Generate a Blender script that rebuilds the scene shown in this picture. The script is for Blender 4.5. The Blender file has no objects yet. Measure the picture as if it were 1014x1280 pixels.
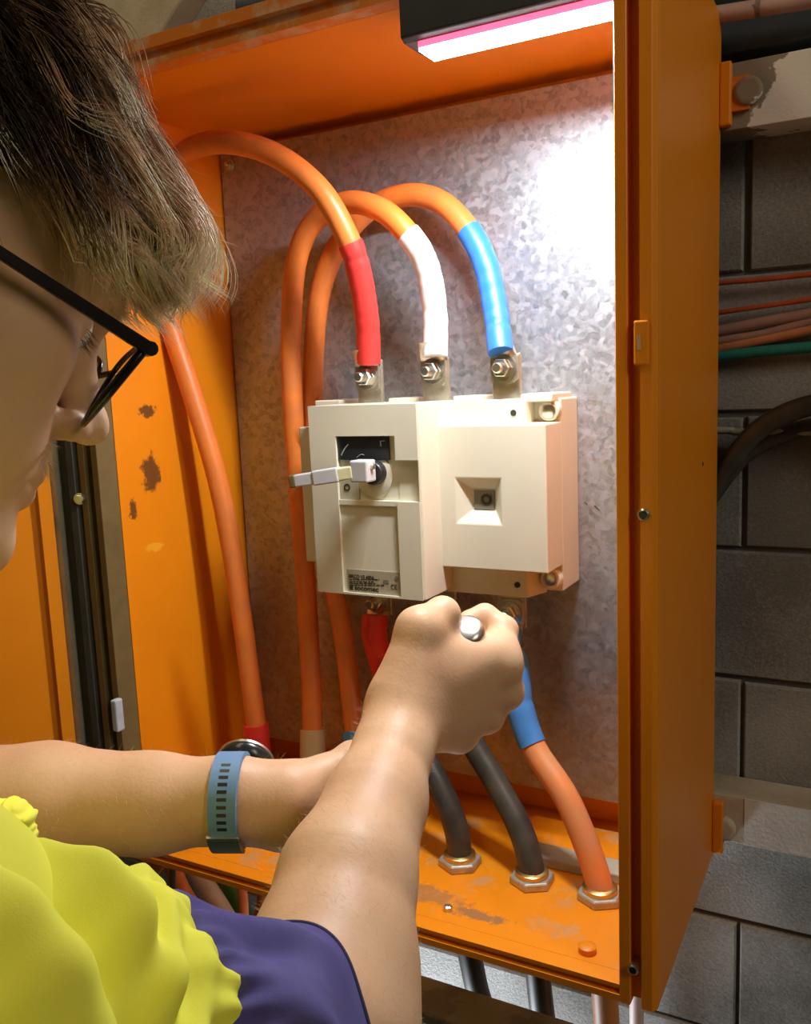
import bpy, bmesh, math, random
import numpy as np
from math import radians as RAD, sin, cos, pi
from mathutils import Vector, Matrix

random.seed(7)
rng = np.random.default_rng(7)
scene = bpy.context.scene
COL = scene.collection

# ------------------------------------------------------------------ camera
F = 1110.0                      # focal length in pixels of a 1014 x 1280 frame
CAM = np.array([0.0, 0.0, 1.5])


def cam_axes(yaw, pitch, roll):
    cy, sy, cp, sp, cr, sr = cos(yaw), sin(yaw), cos(pitch), sin(pitch), cos(roll), sin(roll)
    fwd = np.array([sy * cp, cy * cp, -sp])
    right = np.array([cy, -sy, 0.0])
    down = np.cross(fwd, right)
    return np.array([cr * right + sr * down, -sr * right + cr * down, fwd])


AX = cam_axes(RAD(-28.6), RAD(8.3), RAD(2.35))
cd = bpy.data.cameras.new('camera')
cd.sensor_fit = 'HORIZONTAL'
cd.sensor_width = 36.0
cd.lens = 36.0 * F / 1014.0
cd.clip_start = 0.02
co = bpy.data.objects.new('camera', cd)
COL.objects.link(co)
mw = Matrix.Identity(4)
for i in range(3):
    mw[i][0], mw[i][1], mw[i][2], mw[i][3] = AX[0][i], -AX[1][i], -AX[2][i], CAM[i]
co.matrix_world = mw
scene.camera = co

# ------------------------------------------------------------------ light and exposure
scene.view_settings.view_transform = 'Standard'
scene.view_settings.look = 'None'
scene.view_settings.exposure = 0.0
scene.view_settings.gamma = 1.0
scene.view_settings.use_curve_mapping = False
world = bpy.data.worlds.new('world')
scene.world = world
world.use_nodes = True
world.node_tree.nodes['Background'].inputs[0].default_value = (0.95, 0.80, 0.60, 1)
world.node_tree.nodes['Background'].inputs[1].default_value = 0.012


def area_light(name, loc, target, sx, sy, power, color):
    ld = bpy.data.lights.new(name, 'AREA')
    ld.shape = 'RECTANGLE'
    ld.size, ld.size_y, ld.energy, ld.color = sx, sy, power, color
    o = bpy.data.objects.new(name, ld)
    COL.objects.link(o)
    o.location = loc
    d = Vector(target) - Vector(loc)
    o.rotation_euler = d.to_track_quat('-Z', 'Y').to_euler()
    return o


area_light('ceiling_lamp', (-0.85, 0.33, 2.72), (-0.45, 0.40, 1.0), 1.2, 0.25, 6.0, (1.0, 0.79, 0.48))
area_light('ceiling_lamp', (1.30, 0.12, 2.60), (-0.1, 0.95, 1.3), 0.25, 1.2, 15.0, (1.0, 0.86, 0.68))
lamp = area_light('added_low_fill_light', (-0.72, 0.96, 0.10), (-0.55, 1.1, 0.62), 0.30, 0.08, 3.2, (0.84, 0.92, 1.0))  # unseen fill light added to brighten the block wall below the enclosure
lamp.data.spread = RAD(75)


# ------------------------------------------------------------------ pixel measurements to places
def ray(px, py):
    return ((px - 507) / F) * AX[0] + ((py - 640) / F) * AX[1] + AX[2]


def at(px, py, Y):              # the point seen at (px, py) on the vertical plane Y
    d = ray(px, py)
    return CAM + d * (Y / d[1])


def dz(px, py, z):              # the point seen at (px, py) at a distance z along the view axis
    return CAM + ray(px, py) * z


def onx(px, py, X):             # the point seen at (px, py) on the side plane X
    d = ray(px, py)
    return CAM + d * (X / d[0])


def onz(px, py, Z):             # the point seen at (px, py) on the level Z
    d = ray(px, py)
    return CAM + d * ((Z - CAM[2]) / d[2])


def cm(x, y, z):
    return CAM + x * AX[0] + y * AX[1] + z * AX[2]


# ------------------------------------------------------------------ materials
def new_mat(name):
    m = bpy.data.materials.new(name)
    m.use_nodes = True
    nt = m.node_tree
    b = nt.nodes['Principled BSDF']
    return m, nt, b


def node(nt, typ, **kw):
    n = nt.nodes.new(typ)
    for k, v in kw.items():
        if k in n.inputs:
            n.inputs[k].default_value = v
        else:
            setattr(n, k, v)
    return n


def simple(name, col, rough=0.5, metal=0.0, var=0.12, scale=30.0, bump=0.0, bscale=200.0, spec=0.5, alt=None, sss=0.0, coat=0.0):
    m, nt, b = new_mat(name)
    L = nt.links.new
    tc = node(nt, 'ShaderNodeTexCoord')
    nz = node(nt, 'ShaderNodeTexNoise', Scale=scale, Detail=5.0, Roughness=0.6)
    L(tc.outputs['Object'], nz.inputs['Vector'])
    mx = node(nt, 'ShaderNodeMix', data_type='RGBA')
    c = np.array(col)
    a2 = np.array(alt) if alt is not None else c * (1 - 2 * var)
    mx.inputs['A'].default_value = (*np.clip(c * (1 + var * 0.5), 0, 1), 1)
    mx.inputs['B'].default_value = (*a2, 1)
    rp = node(nt, 'ShaderNodeMapRange')
    rp.inputs['From Min'].default_value = 0.35
    rp.inputs['From Max'].default_value = 0.75
    L(nz.outputs['Fac'], rp.inputs['Value'])
    L(rp.outputs['Result'], mx.inputs['Factor'])
    L(mx.outputs['Result'], b.inputs['Base Color'])
    b.inputs['Roughness'].default_value = rough
    b.inputs['Metallic'].default_value = metal
    b.inputs['Specular IOR Level'].default_value = spec
    if coat:
        b.inputs['Coat Weight'].default_value = coat
        b.inputs['Coat Roughness'].default_value = 0.25
    if sss:
        b.inputs['Subsurface Weight'].default_value = sss
        b.inputs['Subsurface Radius'].default_value = (0.008, 0.003, 0.0015)
        b.inputs['Subsurface Scale'].default_value = 0.6
    if bump:
        n2 = node(nt, 'ShaderNodeTexNoise', Scale=bscale, Detail=4.0)
        L(tc.outputs['Object'], n2.inputs['Vector'])
        bp = node(nt, 'ShaderNodeBump', Strength=bump, Distance=0.002)
        L(n2.outputs['Fac'], bp.inputs['Height'])
        L(bp.outputs['Normal'], b.inputs['Normal'])
    return m


def emissive(name, col, strength):
    m, nt, b = new_mat(name)
    b.inputs['Base Color'].default_value = (*col, 1)
    b.inputs['Emission Color'].default_value = (*col, 1)
    b.inputs['Emission Strength'].default_value = strength
    return m


def stain_paint(name, col, stains, dust=None, rough=0.42):
    """Enamel paint with worn dark marks: stains = [(centre, (rx, ry, rz), colour, noise scale)] in object space."""
    m, nt, b = new_mat(name)
    L = nt.links.new
    tc = node(nt, 'ShaderNodeTexCoord')
    nz = node(nt, 'ShaderNodeTexNoise', Scale=9.0, Detail=4.0)
    L(tc.outputs['Object'], nz.inputs['Vector'])
    mx = node(nt, 'ShaderNodeMix', data_type='RGBA')
    c = np.array(col)
    mx.inputs['A'].default_value = (*np.clip(c * 1.06, 0, 1), 1)
    mx.inputs['B'].default_value = (*(c * 0.88), 1)
    L(nz.outputs['Fac'], mx.inputs['Factor'])
    out = mx.outputs['Result']
    for (cc, rr, sc, ns) in stains:
        mp = node(nt, 'ShaderNodeMapping')
        mp.vector_type = 'POINT'
        mp.inputs['Scale'].default_value = [1 / r for r in rr]
        mp.inputs['Location'].default_value = [-a / r for a, r in zip(cc, rr)]
        L(tc.outputs['Object'], mp.inputs['Vector'])
        ln = node(nt, 'ShaderNodeVectorMath', operation='LENGTH')
        L(mp.outputs['Vector'], ln.inputs[0])
        n2 = node(nt, 'ShaderNodeTexNoise', Scale=ns, Detail=6.0, Roughness=0.7)
        L(tc.outputs['Object'], n2.inputs['Vector'])
        ad = node(nt, 'ShaderNodeMath', operation='MULTIPLY_ADD')
        L(n2.outputs['Fac'], ad.inputs[0])
        ad.inputs[1].default_value = -2.6
        L(ln.outputs['Value'], ad.inputs[2])
        mr = node(nt, 'ShaderNodeMapRange')
        mr.inputs['From Min'].default_value = -0.45
        mr.inputs['From Max'].default_value = -0.75
        L(ad.outputs['Value'], mr.inputs['Value'])
        m2 = node(nt, 'ShaderNodeMix', data_type='RGBA')
        L(mr.outputs['Result'], m2.inputs['Factor'])
        L(out, m2.inputs['A'])
        m2.inputs['B'].default_value = (*sc, 1)
        out = m2.outputs['Result']
    if dust is not None:
        n3 = node(nt, 'ShaderNodeTexNoise', Scale=dust[1], Detail=6.0, Roughness=0.65)
        L(tc.outputs['Object'], n3.inputs['Vector'])
        mr = node(nt, 'ShaderNodeMapRange')
        mr.inputs['From Min'].default_value = dust[2]
        mr.inputs['From Max'].default_value = dust[2] + 0.12
        mr.inputs['To Max'].default_value = 0.75
        L(n3.outputs['Fac'], mr.inputs['Value'])
        m3 = node(nt, 'ShaderNodeMix', data_type='RGBA')
        L(mr.outputs['Result'], m3.inputs['Factor'])
        L(out, m3.inputs['A'])
        m3.inputs['B'].default_value = (*dust[0], 1)
        out = m3.outputs['Result']
    L(out, b.inputs['Base Color'])
    b.inputs['Roughness'].default_value = rough
    return m


def galvanised(name):
    m, nt, b = new_mat(name)
    L = nt.links.new
    tc = node(nt, 'ShaderNodeTexCoord')
    nw = node(nt, 'ShaderNodeTexNoise', Scale=40.0, Detail=2.0)
    L(tc.outputs['Object'], nw.inputs['Vector'])
    av = node(nt, 'ShaderNodeVectorMath', operation='MULTIPLY_ADD')
    L(nw.outputs['Color'], av.inputs[0])
    av.inputs[1].default_value = (0.018, 0.018, 0.018)
    L(tc.outputs['Object'], av.inputs[2])
    vo = node(nt, 'ShaderNodeTexVoronoi', Scale=150.0)
    L(av.outputs['Vector'], vo.inputs['Vector'])
    vo2 = node(nt, 'ShaderNodeTexVoronoi', Scale=340.0)
    L(av.outputs['Vector'], vo2.inputs['Vector'])
    sx = node(nt, 'ShaderNodeSeparateColor')
    L(vo.outputs['Color'], sx.inputs[0])
    sx2 = node(nt, 'ShaderNodeSeparateColor')
    L(vo2.outputs['Color'], sx2.inputs[0])
    ad = node(nt, 'ShaderNodeMath', operation='MULTIPLY_ADD')
    L(sx2.outputs[0], ad.inputs[0])
    ad.inputs[1].default_value = 0.5
    L(sx.outputs[0], ad.inputs[2])
    cr = node(nt, 'ShaderNodeValToRGB')
    cr.color_ramp.elements[0].position = 0.1
    cr.color_ramp.elements[0].color = (0.31, 0.32, 0.335, 1)
    cr.color_ramp.elements[1].position = 1.4
    cr.color_ramp.elements[1].color = (0.47, 0.485, 0.52, 1)
    L(ad.outputs[0], cr.inputs[0])
    # brown mottling low on the sheet: orange reflections painted into its colour
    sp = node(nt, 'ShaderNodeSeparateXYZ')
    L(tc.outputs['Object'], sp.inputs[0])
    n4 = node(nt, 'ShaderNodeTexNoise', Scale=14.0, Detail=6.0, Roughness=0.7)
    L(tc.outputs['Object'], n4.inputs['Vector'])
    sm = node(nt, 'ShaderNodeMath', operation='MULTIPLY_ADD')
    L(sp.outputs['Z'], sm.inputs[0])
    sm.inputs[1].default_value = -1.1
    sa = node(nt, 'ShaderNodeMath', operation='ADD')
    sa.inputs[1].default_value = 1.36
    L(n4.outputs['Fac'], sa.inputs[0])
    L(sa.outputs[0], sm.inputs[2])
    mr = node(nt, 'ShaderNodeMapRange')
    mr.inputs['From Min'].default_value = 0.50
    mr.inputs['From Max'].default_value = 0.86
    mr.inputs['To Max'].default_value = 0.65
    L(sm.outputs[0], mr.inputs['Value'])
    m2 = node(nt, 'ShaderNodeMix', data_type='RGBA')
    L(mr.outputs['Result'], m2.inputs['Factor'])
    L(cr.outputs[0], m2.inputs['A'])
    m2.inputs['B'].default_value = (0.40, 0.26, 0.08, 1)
    L(m2.outputs['Result'], b.inputs['Base Color'])
    b.inputs['Metallic'].default_value = 0.72
    r2 = node(nt, 'ShaderNodeMapRange')
    r2.inputs['To Min'].default_value = 0.36
    r2.inputs['To Max'].default_value = 0.58
    L(sx.outputs[1], r2.inputs['Value'])
    L(r2.outputs['Result'], b.inputs['Roughness'])
    bp = node(nt, 'ShaderNodeBump', Strength=0.12, Distance=0.001)
    L(sx.outputs[2], bp.inputs['Height'])
    L(bp.outputs['Normal'], b.inputs['Normal'])
    return m


def block_mat(name):
    m, nt, b = new_mat(name)
    L = nt.links.new
    tc = node(nt, 'ShaderNodeTexCoord')
    oi = node(nt, 'ShaderNodeObjectInfo')
    av = node(nt, 'ShaderNodeVectorMath', operation='ADD')
    L(tc.outputs['Object'], av.inputs[0])
    L(oi.outputs['Location'], av.inputs[1])
    n1 = node(nt, 'ShaderNodeTexNoise', Scale=7.0, Detail=5.0)
    n2 = node(nt, 'ShaderNodeTexNoise', Scale=260.0, Detail=3.0, Roughness=0.8)
    L(av.outputs[0], n1.inputs['Vector'])
    L(av.outputs[0], n2.inputs['Vector'])
    a1 = node(nt, 'ShaderNodeMath', operation='MULTIPLY_ADD')
    L(n2.outputs['Fac'], a1.inputs[0])
    a1.inputs[1].default_value = 0.7
    L(n1.outputs['Fac'], a1.inputs[2])
    a2 = node(nt, 'ShaderNodeMath', operation='MULTIPLY_ADD')
    L(oi.outputs['Random'], a2.inputs[0])
    a2.inputs[1].default_value = 0.25
    L(a1.outputs[0], a2.inputs[2])
    cr = node(nt, 'ShaderNodeValToRGB')
    cr.color_ramp.elements[0].position = 0.6
    cr.color_ramp.elements[0].color = (0.19, 0.19, 0.175, 1)
    cr.color_ramp.elements[1].position = 1.0
    cr.color_ramp.elements[1].color = (0.52, 0.53, 0.52, 1)
    mr = node(nt, 'ShaderNodeMath', operation='MULTIPLY')
    mr.inputs[1].default_value = 0.75
    L(a2.outputs[0], mr.inputs[0])
    L(mr.outputs[0], cr.inputs[0])
    L(cr.outputs[0], b.inputs['Base Color'])
    b.inputs['Roughness'].default_value = 0.92
    bp = node(nt, 'ShaderNodeBump', Strength=0.6, Distance=0.002)
    L(n2.outputs['Fac'], bp.inputs['Height'])
    L(bp.outputs['Normal'], b.inputs['Normal'])
    return m


def edge_patch_mat(name, base, patch, x_edge, wob):
    m = patch_mat(name, base, patch, 22.0, 0.5)
    nt = m.node_tree
    L = nt.links.new
    tc = [n for n in nt.nodes if n.type == 'TEX_COORD'][0]
    nz = [n for n in nt.nodes if n.type == 'TEX_NOISE'][0]
    mr = [n for n in nt.nodes if n.type == 'MAP_RANGE'][0]
    sp = node(nt, 'ShaderNodeSeparateXYZ')
    L(tc.outputs['Object'], sp.inputs[0])
    ma = node(nt, 'ShaderNodeMath', operation='MULTIPLY_ADD')
    L(nz.outputs['Fac'], ma.inputs[0])
    ma.inputs[1].default_value = wob
    L(sp.outputs['X'], ma.inputs[2])
    L(ma.outputs[0], mr.inputs['Value'])
    mr.inputs['From Min'].default_value = x_edge + wob * 0.5
    mr.inputs['From Max'].default_value = x_edge + wob * 0.5 + 0.004
    return m


def patch_mat(name, base, patch, scale, thr):
    m, nt, b = new_mat(name)
    L = nt.links.new
    tc = node(nt, 'ShaderNodeTexCoord')
    n1 = node(nt, 'ShaderNodeTexNoise', Scale=scale, Detail=5.0, Roughness=0.6)
    L(tc.outputs['Object'], n1.inputs['Vector'])
    mr = node(nt, 'ShaderNodeMapRange')
    mr.inputs['From Min'].default_value = thr
    mr.inputs['From Max'].default_value = thr + 0.03
    L(n1.outputs['Fac'], mr.inputs['Value'])
    mx = node(nt, 'ShaderNodeMix', data_type='RGBA')
    mx.inputs['A'].default_value = (*base, 1)
    mx.inputs['B'].default_value = (*patch, 1)
    L(mr.outputs['Result'], mx.inputs['Factor'])
    L(mx.outputs['Result'], b.inputs['Base Color'])
    b.inputs['Roughness'].default_value = 0.8
    n2 = node(nt, 'ShaderNodeTexNoise', Scale=300.0, Detail=3.0)
    L(tc.outputs['Object'], n2.inputs['Vector'])
    bp = node(nt, 'ShaderNodeBump', Strength=0.3, Distance=0.001)
    L(n2.outputs['Fac'], bp.inputs['Height'])
    L(bp.outputs['Normal'], b.inputs['Normal'])
    return m


ORANGE = (0.88, 0.285, 0.005)
wz = 1.5
M = {}
M['orange'] = stain_paint('orange_enamel', ORANGE, [])
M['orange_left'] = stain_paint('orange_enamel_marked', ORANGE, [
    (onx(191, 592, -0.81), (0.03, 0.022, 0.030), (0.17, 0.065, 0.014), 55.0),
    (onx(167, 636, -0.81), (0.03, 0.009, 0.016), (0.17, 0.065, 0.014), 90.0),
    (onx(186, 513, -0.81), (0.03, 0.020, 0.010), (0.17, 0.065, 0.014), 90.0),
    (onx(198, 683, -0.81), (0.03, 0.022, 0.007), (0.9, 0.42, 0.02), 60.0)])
M['orange_floor'] = stain_paint('orange_enamel_dusty', ORANGE, [
    ((-0.43, 0.80, 0.945), (0.07, 0.022, 0.03), (0.48, 0.20, 0.05), 45.0),
    ((-0.36, 0.785, 0.945), (0.04, 0.014, 0.03), (0.40, 0.18, 0.06), 70.0)], dust=((0.55, 0.33, 0.14), 16.0, 0.54))
M['orange_worn'] = stain_paint('orange_enamel_scuffed_edge', (0.70, 0.21, 0.02), [], dust=((0.60, 0.42, 0.28), 30.0, 0.50))
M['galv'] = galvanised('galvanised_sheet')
M['block'] = block_mat('concrete_block_face')
M['mortar'] = simple('mortar', (0.16, 0.16, 0.15), 0.95, bump=0.5)
M['concrete'] = simple('concrete', (0.32, 0.31, 0.29), 0.9, bump=0.4, scale=4)
M['rail'] = edge_patch_mat('weathered_rail_paint', (0.28, 0.24, 0.18), (0.80, 0.80, 0.78), at(958, 110, 1.04)[0], 0.16)
M['rail_low'] = simple('cream_rail_paint', (0.62, 0.56, 0.44), 0.8, alt=(0.36, 0.28, 0.17), scale=14, bump=0.3)
M['rail_white'] = simple('whitewashed_rail_patch', (0.80, 0.80, 0.77), 0.85, var=0.08, bump=0.3)
M['cream'] = simple('cream_moulded_plastic', (0.72, 0.68, 0.53), 0.42, var=0.03, scale=8)
M['cream_dark'] = simple('grey_beige_label', (0.42, 0.38, 0.26), 0.5, var=0.05)
M['grey_plastic'] = simple('light_grey_plastic', (0.55, 0.56, 0.58), 0.4, var=0.04)
M['dark_plastic'] = simple('black_plastic', (0.018, 0.019, 0.022), 0.35, var=0.1)
M['window_grey'] = simple('grey_indicator', (0.22, 0.21, 0.18), 0.4)
M['ink'] = simple('printed_ink', (0.03, 0.026, 0.018), 0.6)
M['white_ink'] = simple('pale_print', (0.45, 0.45, 0.42), 0.6)
M['yellow_plastic'] = simple('ivory_plastic', (0.75, 0.70, 0.42), 0.4)
M['tin'] = simple('tinned_copper', (0.62, 0.56, 0.44), 0.36, metal=0.85, var=0.15, scale=60)
M['steel'] = simple('zinc_plated_steel', (0.66, 0.63, 0.56), 0.28, metal=0.95, var=0.1)
M['dark_steel'] = simple('dull_steel', (0.20, 0.18, 0.15), 0.45, metal=0.8)
M['brass'] = simple('brass_ring', (0.70, 0.50, 0.18), 0.3, metal=0.95)
M['locknut'] = simple('dusty_zinc_nut', (0.60, 0.54, 0.42), 0.5, metal=0.6, var=0.15, scale=80)
M['cable'] = simple('orange_cable_sheath', (0.83, 0.225, 0.035), 0.42, var=0.07, scale=25, alt=(0.66, 0.19, 0.05), bump=0.05, bscale=60)
M['cable_dusty'] = simple('orange_cable_sheath_dusty', (0.83, 0.25, 0.05), 0.5, scale=14, alt=(0.58, 0.30, 0.15))
M['black_cable'] = simple('black_cable_sheath', (0.035, 0.033, 0.028), 0.42, scale=22, alt=(0.10, 0.085, 0.055))
M['red'] = simple('red_heat_shrink', (0.80, 0.045, 0.04), 0.42, var=0.05)
M['white'] = simple('white_heat_shrink', (0.86, 0.83, 0.80), 0.42, var=0.03)
M['cream_tube'] = simple('cream_heat_shrink', (0.62, 0.46, 0.28), 0.5, var=0.04)
M['blue'] = simple('blue_heat_shrink', (0.03, 0.19, 0.72), 0.38, var=0.06)
M['blue_pale'] = simple('faded_blue_heat_shrink', (0.07, 0.27, 0.66), 0.42, var=0.06)
M['rubber'] = simple('black_rubber_seal', (0.045, 0.043, 0.032), 0.6)
M['olive'] = simple('olive_steel_and_gutter_shade', (0.17, 0.13, 0.05), 0.5)
M['wall_red'] = simple('red_brown_cable', (0.55, 0.10, 0.035), 0.5)
M['wall_pink'] = simple('dusty_pink_cable', (0.42, 0.24, 0.19), 0.6)
M['wall_orange'] = simple('pale_orange_cable', (0.62, 0.24, 0.10), 0.55)
M['wall_green'] = simple('teal_green_cable', (0.02, 0.24, 0.20), 0.5)
M['conduit'] = simple('pink_grey_conduit', (0.55, 0.36, 0.32), 0.5)
M['grey_pipe'] = simple('pale_grey_conduit', (0.40, 0.40, 0.33), 0.5)
M['navy_duct'] = simple('dark_blue_grey_duct', (0.045, 0.06, 0.08), 0.5)
M['pale_blue'] = simple('pale_blue_sheet', (0.50, 0.58, 0.68), 0.6)
M['beige_board'] = simple('beige_board', (0.48, 0.43, 0.32), 0.85, scale=12, alt=(0.36, 0.31, 0.22), bump=0.3)
M['beam'] = patch_mat('olive_grey_beam', (0.15, 0.14, 0.10), (0.11, 0.10, 0.075), 20.0, 0.52)
M['beam_yellow'] = patch_mat('worn_yellow_paint', (0.32, 0.27, 0.02), (0.10, 0.09, 0.03), 22.0, 0.52)
M['green'] = simple('dark_green_hose', (0.03, 0.12, 0.02), 0.5)
M['pink_pipe'] = simple('pale_pink_pipe', (0.72, 0.58, 0.55), 0.5)
M['lamp_case'] = simple('dark_grey_lamp_case', (0.035, 0.04, 0.05), 0.4)
M['led'] = emissive('led_diffuser', (1.0, 0.97, 1.0), 28.0)
M['led_edge'] = emissive('red_translucent_lens_edge', (1.0, 0.08, 0.16), 3.0)
M['skin'] = simple('skin', (0.68, 0.43, 0.255), 0.5, var=0.05, scale=16, alt=(0.62, 0.35, 0.20), bump=0.10, bscale=350, spec=0.4, sss=0.12)
M['eye'] = simple('eye_white', (0.75, 0.72, 0.68), 0.2, var=0.02)
M['frame_black'] = simple('glossy_black_acetate', (0.010, 0.009, 0.009), 0.2)
M['yellow_cloth'] = simple('fluorescent_yellow_cotton', (0.93, 0.92, 0.10), 0.85, var=0.04, scale=10, bump=0.06, bscale=1400, spec=0.2)
M['navy_cloth'] = simple('navy_cotton', (0.080, 0.066, 0.21), 0.85, scale=22, alt=(0.125, 0.11, 0.28), bump=0.10, bscale=1400, spec=0.2)
M['navy_trim'] = simple('dark_navy_piping', (0.02, 0.018, 0.06), 0.8)
M['trousers'] = simple('dark_navy_drill', (0.03, 0.03, 0.06), 0.9)
M['boots'] = simple('brown_leather', (0.16, 0.08, 0.03), 0.6)
M['strap'] = simple('slate_blue_silicone', (0.14, 0.27, 0.46), 0.5, var=0.03)
M['strap_dark'] = simple('dark_slate_buckle', (0.05, 0.085, 0.08), 0.4)
M['watch_case'] = simple('black_watch_case', (0.02, 0.02, 0.022), 0.25)
M['arm_hair'] = simple('fair_body_hair', (0.80, 0.60, 0.36), 0.5)


def glass_mat():
    m, nt, b = new_mat('spectacle_glass')
    nt.nodes.remove(b)
    tr = node(nt, 'ShaderNodeBsdfTransparent')
    gl = node(nt, 'ShaderNodeBsdfGlossy', Roughness=0.02)
    fr = node(nt, 'ShaderNodeFresnel', IOR=1.45)
    mx = node(nt, 'ShaderNodeMixShader')
    nt.links.new(fr.outputs[0], mx.inputs[0])
    nt.links.new(tr.outputs[0], mx.inputs[1])
    nt.links.new(gl.outputs[0], mx.inputs[2])
    nt.links.new(mx.outputs[0], nt.nodes['Material Output'].inputs['Surface'])
    return m


def hair_mat():
    m, nt, b = new_mat('dark_rooted_blond_hair')
    L = nt.links.new
    at_ = node(nt, 'ShaderNodeVertexColor', layer_name='hair_tone')
    L(at_.outputs['Color'], b.inputs['Base Color'])
    b.inputs['Roughness'].default_value = 0.45
    b.inputs['Specular IOR Level'].default_value = 0.35
    return m


M['glass'] = glass_mat()
M['hair'] = hair_mat()
M['hair_under'] = M['hair'].copy()
M['hair_under'].node_tree.nodes['Principled BSDF'].inputs['Specular IOR Level'].default_value = 0.0
M['hair_under'].node_tree.nodes['Principled BSDF'].inputs['Roughness'].default_value = 1.0


# ------------------------------------------------------------------ mesh helpers
class MB:
    def __init__(s):
        s.v, s.f = [], []

    def add(s, verts, faces):
        n = len(s.v)
        s.v += [tuple(map(float, p)) for p in verts]
        s.f += [tuple(i + n for i in f) for f in faces]
        return s

    def box(s, x0, x1, y0, y1, z0, z1):
        return s.add([(x0, y0, z0), (x1, y0, z0), (x1, y1, z0), (x0, y1, z0), (x0, y0, z1), (x1, y0, z1), (x1, y1, z1), (x0, y1, z1)],
                     [(0, 3, 2, 1), (4, 5, 6, 7), (0, 1, 5, 4), (1, 2, 6, 5), (2, 3, 7, 6), (3, 0, 4, 7)])

    def prism(s, poly, axis, a, b):
        """Extrude a 2-D polygon along a world axis; poly holds the two other coordinates in x, y, z order."""
        def mk(p, t):
            q = list(p)
            q.insert(axis, t)
            return q
        n = len(poly)
        vs = [mk(p, a) for p in poly] + [mk(p, b) for p in poly]
        fs = [tuple(range(n))[::-1], tuple(range(n, 2 * n))] + [(i, (i + 1) % n, n + (i + 1) % n, n + i) for i in range(n)]
        return s.add(vs, fs)

    def tube(s, pts, r, seg=12, cap=True, sq=None):
        P = np.array(pts, float)
        n = len(P)
        R = np.full(n, r) if np.isscalar(r) else np.array(r, float)
        T = np.gradient(P, axis=0)
        T /= np.linalg.norm(T, axis=1)[:, None] + 1e-12
        u = np.cross(T[0], [0.31, 0.17, 0.93])
        u /= np.linalg.norm(u)
        vs = []
        for i in range(n):
            u = u - T[i] * np.dot(u, T[i])
            u /= np.linalg.norm(u)
            w = np.cross(T[i], u)
            for k in range(seg):
                a = 2 * pi * k / seg
                vs.append(P[i] + R[i] * (u * cos(a) + w * sin(a)))
        fs = []
        for i in range(n - 1):
            for k in range(seg):
                k2 = (k + 1) % seg
                fs.append((i * seg + k, i * seg + k2, (i + 1) * seg + k2, (i + 1) * seg + k))
        if cap:
            fs.append(tuple(range(seg))[::-1])
            fs.append(tuple((n - 1) * seg + k for k in range(seg)))
        return s.add(vs, fs)

    def lathe(s, prof, origin, axis, seg=24, hexa=False):
        """prof = [(radius, height)] turned round an axis through origin."""
        o = np.array(origin, float)
        a = np.array(axis, float)
        a /= np.linalg.norm(a)
        u = np.cross(a, [0.02, 0.05, 1.0] if abs(a[2]) < 0.9 else [1.0, 0.03, 0])
        u /= np.linalg.norm(u)
        w = np.cross(a, u)
        vs, fs = [], []
        for (r, h) in prof:
            for k in range(seg):
                t = 2 * pi * k / seg
                vs.append(o + a * h + r * (u * cos(t) + w * sin(t)))
        for i in range(len(prof) - 1):
            for k in range(seg):
                k2 = (k + 1) % seg
                fs.append((i * seg + k, i * seg + k2, (i + 1) * seg + k2, (i + 1) * seg + k))
        fs.append(tuple(range(seg))[::-1])
        fs.append(tuple((len(prof) - 1) * seg + k for k in range(seg)))
        return s.add(vs, fs)

    def build(s, name, mat, parent=None, smooth=False, bevel=0.0, auto=None, segs=2):
        me = bpy.data.meshes.new(name)
        me.from_pydata(s.v, [], s.f)
        me.update()
        o = bpy.data.objects.new(name, me)
        COL.objects.link(o)
        me.materials.append(mat)
        bm = bmesh.new()
        bm.from_mesh(me)
        bmesh.ops.recalc_face_normals(bm, faces=bm.faces)
        bm.to_mesh(me)
        bm.free()
        if smooth:
            me.shade_smooth()
            if auto is not None:
                try:
                    me.set_sharp_from_angle(angle=RAD(auto))
                except Exception:
                    pass
        if bevel:
            b = o.modifiers.new('edge', 'BEVEL')
            b.width, b.segments, b.limit_method, b.angle_limit = bevel, segs, 'ANGLE', RAD(35)
        if parent is not None:
            o.parent = parent
            o.matrix_parent_inverse = parent.matrix_world.inverted()
        return o


def tag(o, label=None, category=None, group=None, kind=None):
    if label: o['label'] = label
    if category: o['category'] = category
    if group: o['group'] = group
    if kind: o['kind'] = kind
    return o


def thing(name, loc, label, category, group=None):
    o = bpy.data.objects.new(name, None)
    o.empty_display_size = 0.05
    COL.objects.link(o)
    o.location = loc
    bpy.context.view_layer.update()
    o.matrix_world = Matrix.Translation(Vector(loc))
    return tag(o, label, category, group)


def spline(ctrl, n=12):
    P = np.array(ctrl, float)
    Q = np.vstack([2 * P[0] - P[1], P, 2 * P[-1] - P[-2]])
    out = []
    for i in range(1, len(Q) - 2):
        p0, p1, p2, p3 = Q[i - 1:i + 3]
        for t in np.linspace(0, 1, n, endpoint=False):
            out.append(0.5 * ((2 * p1) + (-p0 + p2) * t + (2 * p0 - 5 * p1 + 4 * p2 - p3) * t * t + (-p0 + 3 * p1 - 3 * p2 + p3) * t ** 3))
    out.append(P[-1])
    return np.array(out)


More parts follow.
